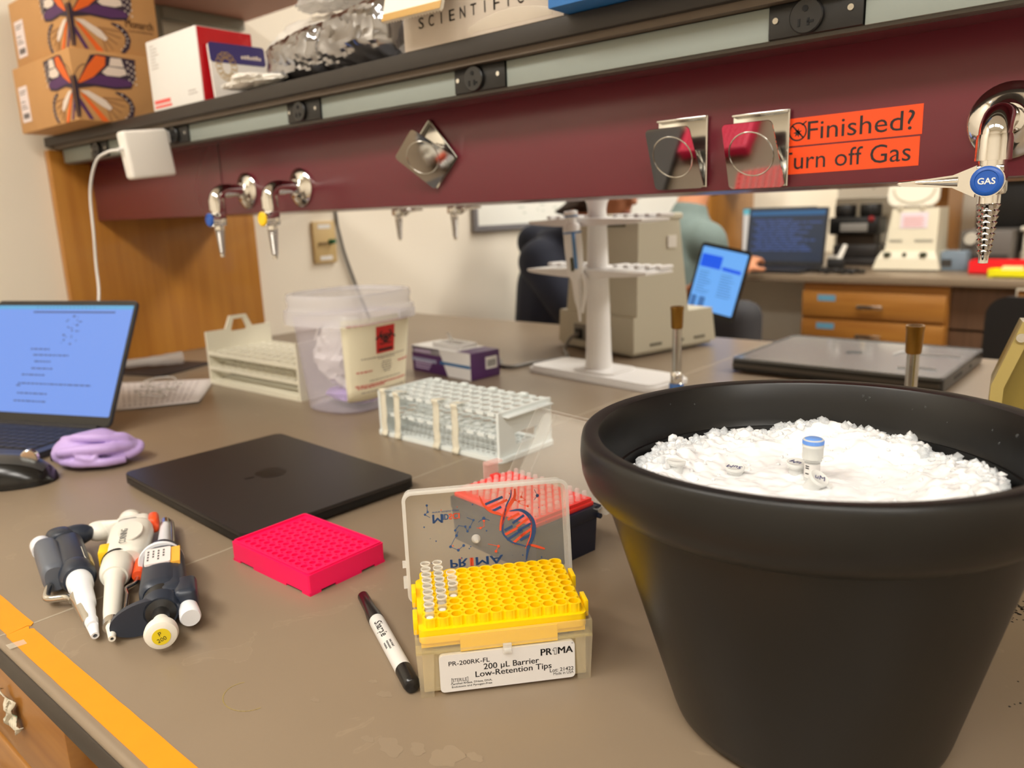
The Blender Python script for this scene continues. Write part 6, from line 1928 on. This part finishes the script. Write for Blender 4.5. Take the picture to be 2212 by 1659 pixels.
def hand(mb, wrist, direc, palm_n, s=1.0, curl=.9, thumb_side=1):
    d = Vector(direc).normalized(); n = Vector(palm_n).normalized(); n = (n - d * n.dot(d)).normalized(); sd = d.cross(n) * thumb_side
    w = Vector(wrist)
    for k in (-1, 0, 1): capsule(mb, w + sd * .016 * k * s, .017 * s, w + d * .075 * s + sd * .024 * k * s, .0135 * s)
    for k, ln in enumerate((.068, .078, .073, .056)):
        p = w + d * .082 * s + sd * (.030 - .020 * k) * s
        dd = d; q = p
        pts = [(p, .0092 * s)]
        for j, f in enumerate((.45, .32, .23)):
            a = curl * (.45 + .40 * j)
            dd = (d * cos(a) + n * sin(a)).normalized()
            q = q + dd * ln * f * 1.25 * s
            pts.append((q, (.0088 - .0008 * j) * s))
        chain(mb, pts)
    t0 = w + d * .022 * s + sd * .026 * s
    t1 = t0 + (d * .6 + sd * .75 + n * .35).normalized() * .042 * s
    t2 = t1 + (d * .9 + sd * .15 + n * .45).normalized() * .030 * s
    chain(mb, [(t0, .0135 * s), (t1, .0105 * s), (t2, .0092 * s)])
def eyes(t, H):
    b = MB()
    for s in (-1, 1): b.ball(H @ Vector((.079, s * .031, -.002)), .0125, 12, 8)
    e = b.build('eyes', mat('eye_white', (226, 220, 212), .2), t)
    b = MB()
    for s in (-1, 1): b.ball(H @ Vector((.0885, s * .031, -.002)), .0055, 10, 6)
    b.build('irises', mat('iris_brown', (44, 28, 20), .2), e)
    b = MB(); eball(b, H @ Matrix.Translation((.091, 0, -.067)), (.006, .020, .0045)); b.build('lips', mat('lip_tone', (158, 92, 84), .5), t)
def head_frame(pos, fwd, up=(0, 0, 1)):
    x = Vector(fwd).normalized(); z = Vector(up); z = (z - x * z.dot(x)).normalized(); y = z.cross(x)
    M = Matrix((x, y, z)).transposed().to_4x4(); M.translation = Vector(pos)
    return M
def stool(label, loc):
    t = thing('lab_stool', label, 'stool', loc, group=None)
    b = MB(); b.lathe([(.16, .375), (.175, .385), (.175, .405), (.16, .42), (.0001, .42)][::-1], 32, False, True); b.build('seat', mat('chair_black', (14, 14, 15), .75), t)
    b = MB(); b.cyl((0, 0, .07), (0, 0, .38), .024); b.build('column', M_steel, t)
    for k in range(5):
        a = 2 * pi * k / 5 + .3
        b = MB(); b.cyl((0, 0, .075), (.24 * cos(a), .24 * sin(a), .055), .018, .014); l = b.build('leg', M_black, t)
        b = MB(); b.ball((.24 * cos(a), .24 * sin(a), .028), (.024, .024, .0275), 12, 8); b.build('caster', M_black, l)
    return t

# person in the dark hoodie, facing along the bench, holding a tablet
SA = -.395        # seat top height of the stool (world)
M_skin1 = mat('skin_warm', (176, 118, 88), .5, sss=.15, var=.03)
M_skin2 = mat('skin_light', (212, 146, 108), .5, sss=.15, var=.03)
t = thing('person', 'seated person in a navy hooded top with dark tied hair, holding the tablet', 'person', (0, 0, 0))
HA = head_frame((-1.393, 2.16, .398), (.93, -.12, -.30))
hip = Vector((-1.66, 2.19, -.30)); chest = Vector((-1.62, 2.19, .05)); neck = Vector((-1.535, 2.18, .245))
shR, shL = Vector((-1.575, 2.02, .155)), Vector((-1.575, 2.36, .155))
elR, elL = Vector((-1.35, 1.98, -.085)), Vector((-1.35, 2.37, -.10))
wrR, wrL = Vector((-1.115, 2.055, .062)), Vector((-1.16, 2.30, .02))
b = MB()
chain(b, [(hip, .125), (Vector((-1.65, 2.19, -.1)), .115), (chest, .125), (Vector((-1.58, 2.185, .16)), .085), (neck, .056), (Vector((-1.49, 2.175, .33)), .054)])
for s, sh, el, wr in ((-1, shR, elR, wrR), (1, shL, elL, wrL)):
    chain(b, [(sh, .052), (el, .040), (el.lerp(wr, .35), .038), (wr, .026)])
    kn = Vector((-1.22, 2.19 + s * .11, -.34)); an = Vector((-1.20, 2.19 + s * .11, -.83))
    chain(b, [(hip + Vector((.05, s * .08, -.02)), .095), (kn, .060), (kn.lerp(an, .3), .055), (an, .036)]); chain(b, [(an + Vector((-.02, 0, -.03)), .036), (an + Vector((.14, 0, -.05)), .030)])
capsule(b, shR, .055, shL, .055)
head(b, HA)
hand(b, wrR, (.95, -.05, .25), (.1, .15, 1), .95, 1.2, -1); hand(b, wrL, (.9, -.35, .15), (0, -.2, 1), .95, .8, 1)
o = b.build('body', M_skin1, t); fuse(o, .0075)
b = MB()
chain(b, [(hip + Vector((0, 0, -.02)), .150), (Vector((-1.66, 2.19, -.12)), .145), (chest + Vector((-.005, 0, 0)), .158), (Vector((-1.58, 2.185, .14)), .115), (neck + Vector((-.005, 0, -.02)), .074)])
for sh, el, wr in ((shR, elR, wrR), (shL, elL, wrL)): chain(b, [(sh, .078), (el, .060), (el.lerp(wr, .82), .044)])
capsule(b, shR, .080, shL, .080)
b.tube([(-1.56 + .10 * cos(a), 2.18 + .115 * sin(a), .235 + .02 * cos(a)) for a in [2 * pi * k / 14 for k in range(14)]], .030, 12, 4, closed=True)
capsule(b, (-1.675, 2.11, .215), .062, (-1.675, 2.25, .215), .062); capsule(b, (-1.70, 2.14, .15), .050, (-1.70, 2.22, .15), .050)
o = b.build('hooded_top', mat('navy_cotton', (20, 26, 44), .85, var=.1, nscale=30), t); fuse(o, .012, 5)
b = MB()
for s in (-1, 1):
    kn = Vector((-1.22, 2.19 + s * .11, -.34)); an = Vector((-1.20, 2.19 + s * .11, -.83))
    chain(b, [(hip + Vector((.05, s * .08, -.03)), .108), (kn, .074), (kn.lerp(an, .3), .066), (an + Vector((0, 0, .03)), .050)])
capsule(b, hip + Vector((0, -.07, -.03)), .12, hip + Vector((0, .07, -.03)), .12)
o = b.build('trousers', mat('dark_denim', (38, 42, 52), .85), t); fuse(o, .012, 5)
b = MB()
for s in (-1, 1):
    an = Vector((-1.20, 2.19 + s * .11, -.83)); chain(b, [(an + Vector((-.035, 0, -.038)), .047), (an + Vector((.06, 0, -.045)), .043), (an + Vector((.16, 0, -.052)), .036)])
o = b.build('shoes', M_black, t); fuse(o, .008, 4)
b = MB()
eball(b, HA @ Matrix.Translation((-.018, 0, .022)), (.094, .082, .100)); eball(b, HA @ Matrix.Translation((-.070, 0, -.050)), (.056, .074, .085)); eball(b, HA @ Matrix.Translation((.03, 0, .075)), (.055, .066, .042))
chain(b, [(HA @ Vector((-.105, 0, .0)), .036), (HA @ Vector((-.150, .01, -.03)), .034), (HA @ Vector((-.165, .02, -.10)), .026), (HA @ Vector((-.150, .03, -.16)), .012)])
for k in range(6): chain(b, [(HA @ Vector((-.05, -.070, -.03 - .01 * k)), .012), (HA @ Vector((-.10 - .008 * k, -.065, -.09 - .008 * k)), .009), (HA @ Vector((-.12 - .01 * k, -.05, -.14)), .005)])
o = b.build('hair', mat('hair_dark', (40, 26, 20), .5, rgb2=(66, 42, 30), var=.2, nscale=40, stretch=(1, 1, 12)), t); fuse(o, .007, 3)
eyes(t, HA)
b = MB(); b.M = HA
for s in (-1, 1): b.tube([(.097, s * .033 + .022 * cos(a), -.003 + .018 * sin(a)) for a in [2 * pi * k / 16 for k in range(16)]], .0022, 8, 3, closed=True); b.tube([(.097, s * .055, 0), (.05, s * .078, .003), (0, s * .080, .002)], .0022, 6, 3)
b.tube([(.098, -.011, 0), (.102, 0, .003), (.098, .011, 0)], .002, 6, 3)
b.build('glasses', M_black, t)
stool('round black lab stool under the person in the navy hooded top', (-1.66, 2.19, FLOOR))
# the tablet
tt = thing('tablet', 'bright blue-lit tablet held up by the person in the navy hooded top', 'tablet', (0, 0, 0))
o0 = Vector((-1.034, 2.0, .040)); uu = Vector((.132, .0, -.026)); vv = Vector((.048, .03, .168))
fr = MF(o0, uu, vv)
b = MB(); b.prism(rrect(-.007, -.014, .142, .184, .010), -.007, 0, fr); b.build('housing', mat('tablet_black', (16, 17, 20), .3), tt)
b = MB(); b.prism(rrect(0, 0, .135, .174, .004), 0, .0006, fr); dp = b.build('display', mat('tablet_blue', (12, 14, 16), .3, emit=.95, ecol=(112, 178, 250), var=0), tt)
b = MB(); b.M = fr
b.prism([(.004, .118), (.066, .118), (.066, .154), (.004, .154)], .0006, .0009); b.prism([(.072, .118), (.128, .116), (.128, .126), (.072, .128)], .0006, .0009)
b.build('blue_panels', mat('tablet_deep', (10, 11, 14), .3, emit=.95, ecol=(24, 92, 236), var=0), dp, smooth=0)
b = MB(); b.M = fr; random.seed(3)
b.prism([(.004, .004), (.020, .004), (.020, .036), (.004, .036)], .0006, .0009); b.prism([(.028, .004), (.046, .004), (.046, .036), (.028, .036)], .0006, .0009)
for k in range(9):
    y = .105 - k * .0075
    for x0 in (.008, .074): b.prism([(x0, y), (x0 + random.uniform(.02, .048), y), (x0 + random.uniform(.02, .048), y + .002), (x0, y + .002)], .0006, .0008)
b.build('pictures_and_lines', mat('tablet_dim', (10, 12, 14), .3, emit=.8, ecol=(70, 122, 186), var=0), dp, smooth=0)

# person in the grey-green top at the far bench
t = thing('person', 'seated person in a grey-green top with short hair, reaching to the dark laptop', 'person', (0, 0, 0))
HB = head_frame((-1.475, 2.985, .485), (.55, .80, -.12))
hip = Vector((-1.53, 2.86, -.30)); chest = Vector((-1.525, 2.90, .08)); neck = Vector((-1.515, 2.935, .30))
shR, shL = Vector((-1.400, 2.85, .175)), Vector((-1.70, 2.96, .185))
elR, elL = Vector((-1.425, 3.06, -.055)), Vector((-1.73, 3.16, -.04))
wrR, wrL = Vector((-1.430, 3.27, .035)), Vector((-1.66, 3.26, .045))
b = MB()
chain(b, [(hip, .13), (Vector((-1.53, 2.87, -.1)), .125), (chest, .135), (Vector((-1.52, 2.92, .2)), .095), (neck, .062), (Vector((-1.495, 2.965, .40)), .060)])
for s, sh, el, wr in ((1, shR, elR, wrR), (-1, shL, elL, wrL)):
    chain(b, [(sh, .058), (el, .045), (el.lerp(wr, .35), .044), (wr, .029)])
    kn = hip + Vector((.20 + s * .10, .40, -.05)); an = kn + Vector((.02, -.03, -.47))
    chain(b, [(hip + Vector((s * .08, .05, -.02)), .10), (kn, .065), (kn.lerp(an, .3), .060), (an, .040)]); chain(b, [(an + Vector((0, -.02, -.03)), .037), (an + Vector((.04, .14, -.05)), .031)])
capsule(b, shR, .060, shL, .060)
head(b, HB)
hand(b, wrR, (.03, .85, .42), (-.2, .3, -1), 1.12, .95, -1); hand(b, wrL, (.25, .9, -.02), (0, 0, -1), 1.0, .5, 1)
o = b.build('body', M_skin2, t); fuse(o, .0075)
b = MB()
chain(b, [(hip + Vector((0, 0, -.02)), .158), (Vector((-1.53, 2.865, -.12)), .150), (chest, .162), (Vector((-1.52, 2.92, .19)), .122), (neck + Vector((0, 0, -.02)), .078)])
for sh, el, wr in ((shR, elR, wrR), (shL, elL, wrL)): chain(b, [(sh, .086), (sh.lerp(el, .55), .074), (el.lerp(wr, .12), .060)])
capsule(b, shR, .084, shL, .084)
o = b.build('top', mat('grey_green_cotton', (112, 128, 124), .85, var=.06, nscale=30), t); fuse(o, .012, 5)
b = MB()
for s in (-1, 1):
    kn = hip + Vector((.20 + s * .10, .40, -.05)); an = kn + Vector((.02, -.03, -.47))
    chain(b, [(hip + Vector((s * .08, .05, -.03)), .118), (kn, .082), (kn.lerp(an, .3), .074), (an + Vector((0, 0, .03)), .055)])
capsule(b, hip + Vector((-.07, 0, -.03)), .13, hip + Vector((.07, 0, -.03)), .13)
o = b.build('trousers', mat('charcoal_cloth', (42, 42, 48), .85), t); fuse(o, .012, 5)
b = MB()
for s in (-1, 1):
    an = hip + Vector((.20 + s * .10, .40, -.05)) + Vector((.02, -.03, -.47)); chain(b, [(an + Vector((-.005, -.035, -.038)), .048), (an + Vector((.02, .06, -.045)), .044), (an + Vector((.045, .16, -.052)), .037)])
o = b.build('shoes', M_black, t); fuse(o, .008, 4)
b = MB(); eball(b, HB @ Matrix.Translation((-.018, 0, .026)), (.092, .080, .096)); eball(b, HB @ Matrix.Translation((-.068, 0, -.03)), (.040, .060, .055)); eball(b, HB @ Matrix.Translation((.035, 0, .078)), (.055, .064, .040))
o = b.build('hair', mat('hair_black', (28, 22, 20), .55), t); fuse(o, .007, 3)
b = MB(); eball(b, HB @ Matrix.Translation((.052, 0, -.098)), (.040, .046, .026)); eball(b, HB @ Matrix.Translation((.020, .050, -.075)), (.030, .014, .030)); eball(b, HB @ Matrix.Translation((.020, -.050, -.075)), (.030, .014, .030))
o = b.build('beard', mat('beard_dark', (64, 44, 36), .7), t); fuse(o, .006, 3)
eyes(t, HB)
stool('round black lab stool under the person in the grey-green top', (-1.53, 2.86, FLOOR))
t = thing('backpack', 'dark backpack standing on a stool behind the tablet', 'bag', (-1.21, 2.62, FLOOR))
b = MB(); b.box(-.14, -.09, .52, .13, .09, .90, .06, 5); b.build('bag_body', mat('bag_charcoal', (46, 46, 50), .8, var=.1), t)
b = MB(); b.box(-.10, -.115, .55, .09, -.08, .72, .02, 4); b.build('front_pocket', mat('bag_black', (26, 26, 30), .8), t)
b = MB(); b.box(-.16, -.12, .48, .15, .12, .52, .01); b.cyl((0, 0, .0005), (0, 0, .49), .02); b.lathe([(.16, .0005), (.16, .02), (.03, .04)], 28); b.build('stand', M_black, None) if False else b.build('stand', M_black, t)
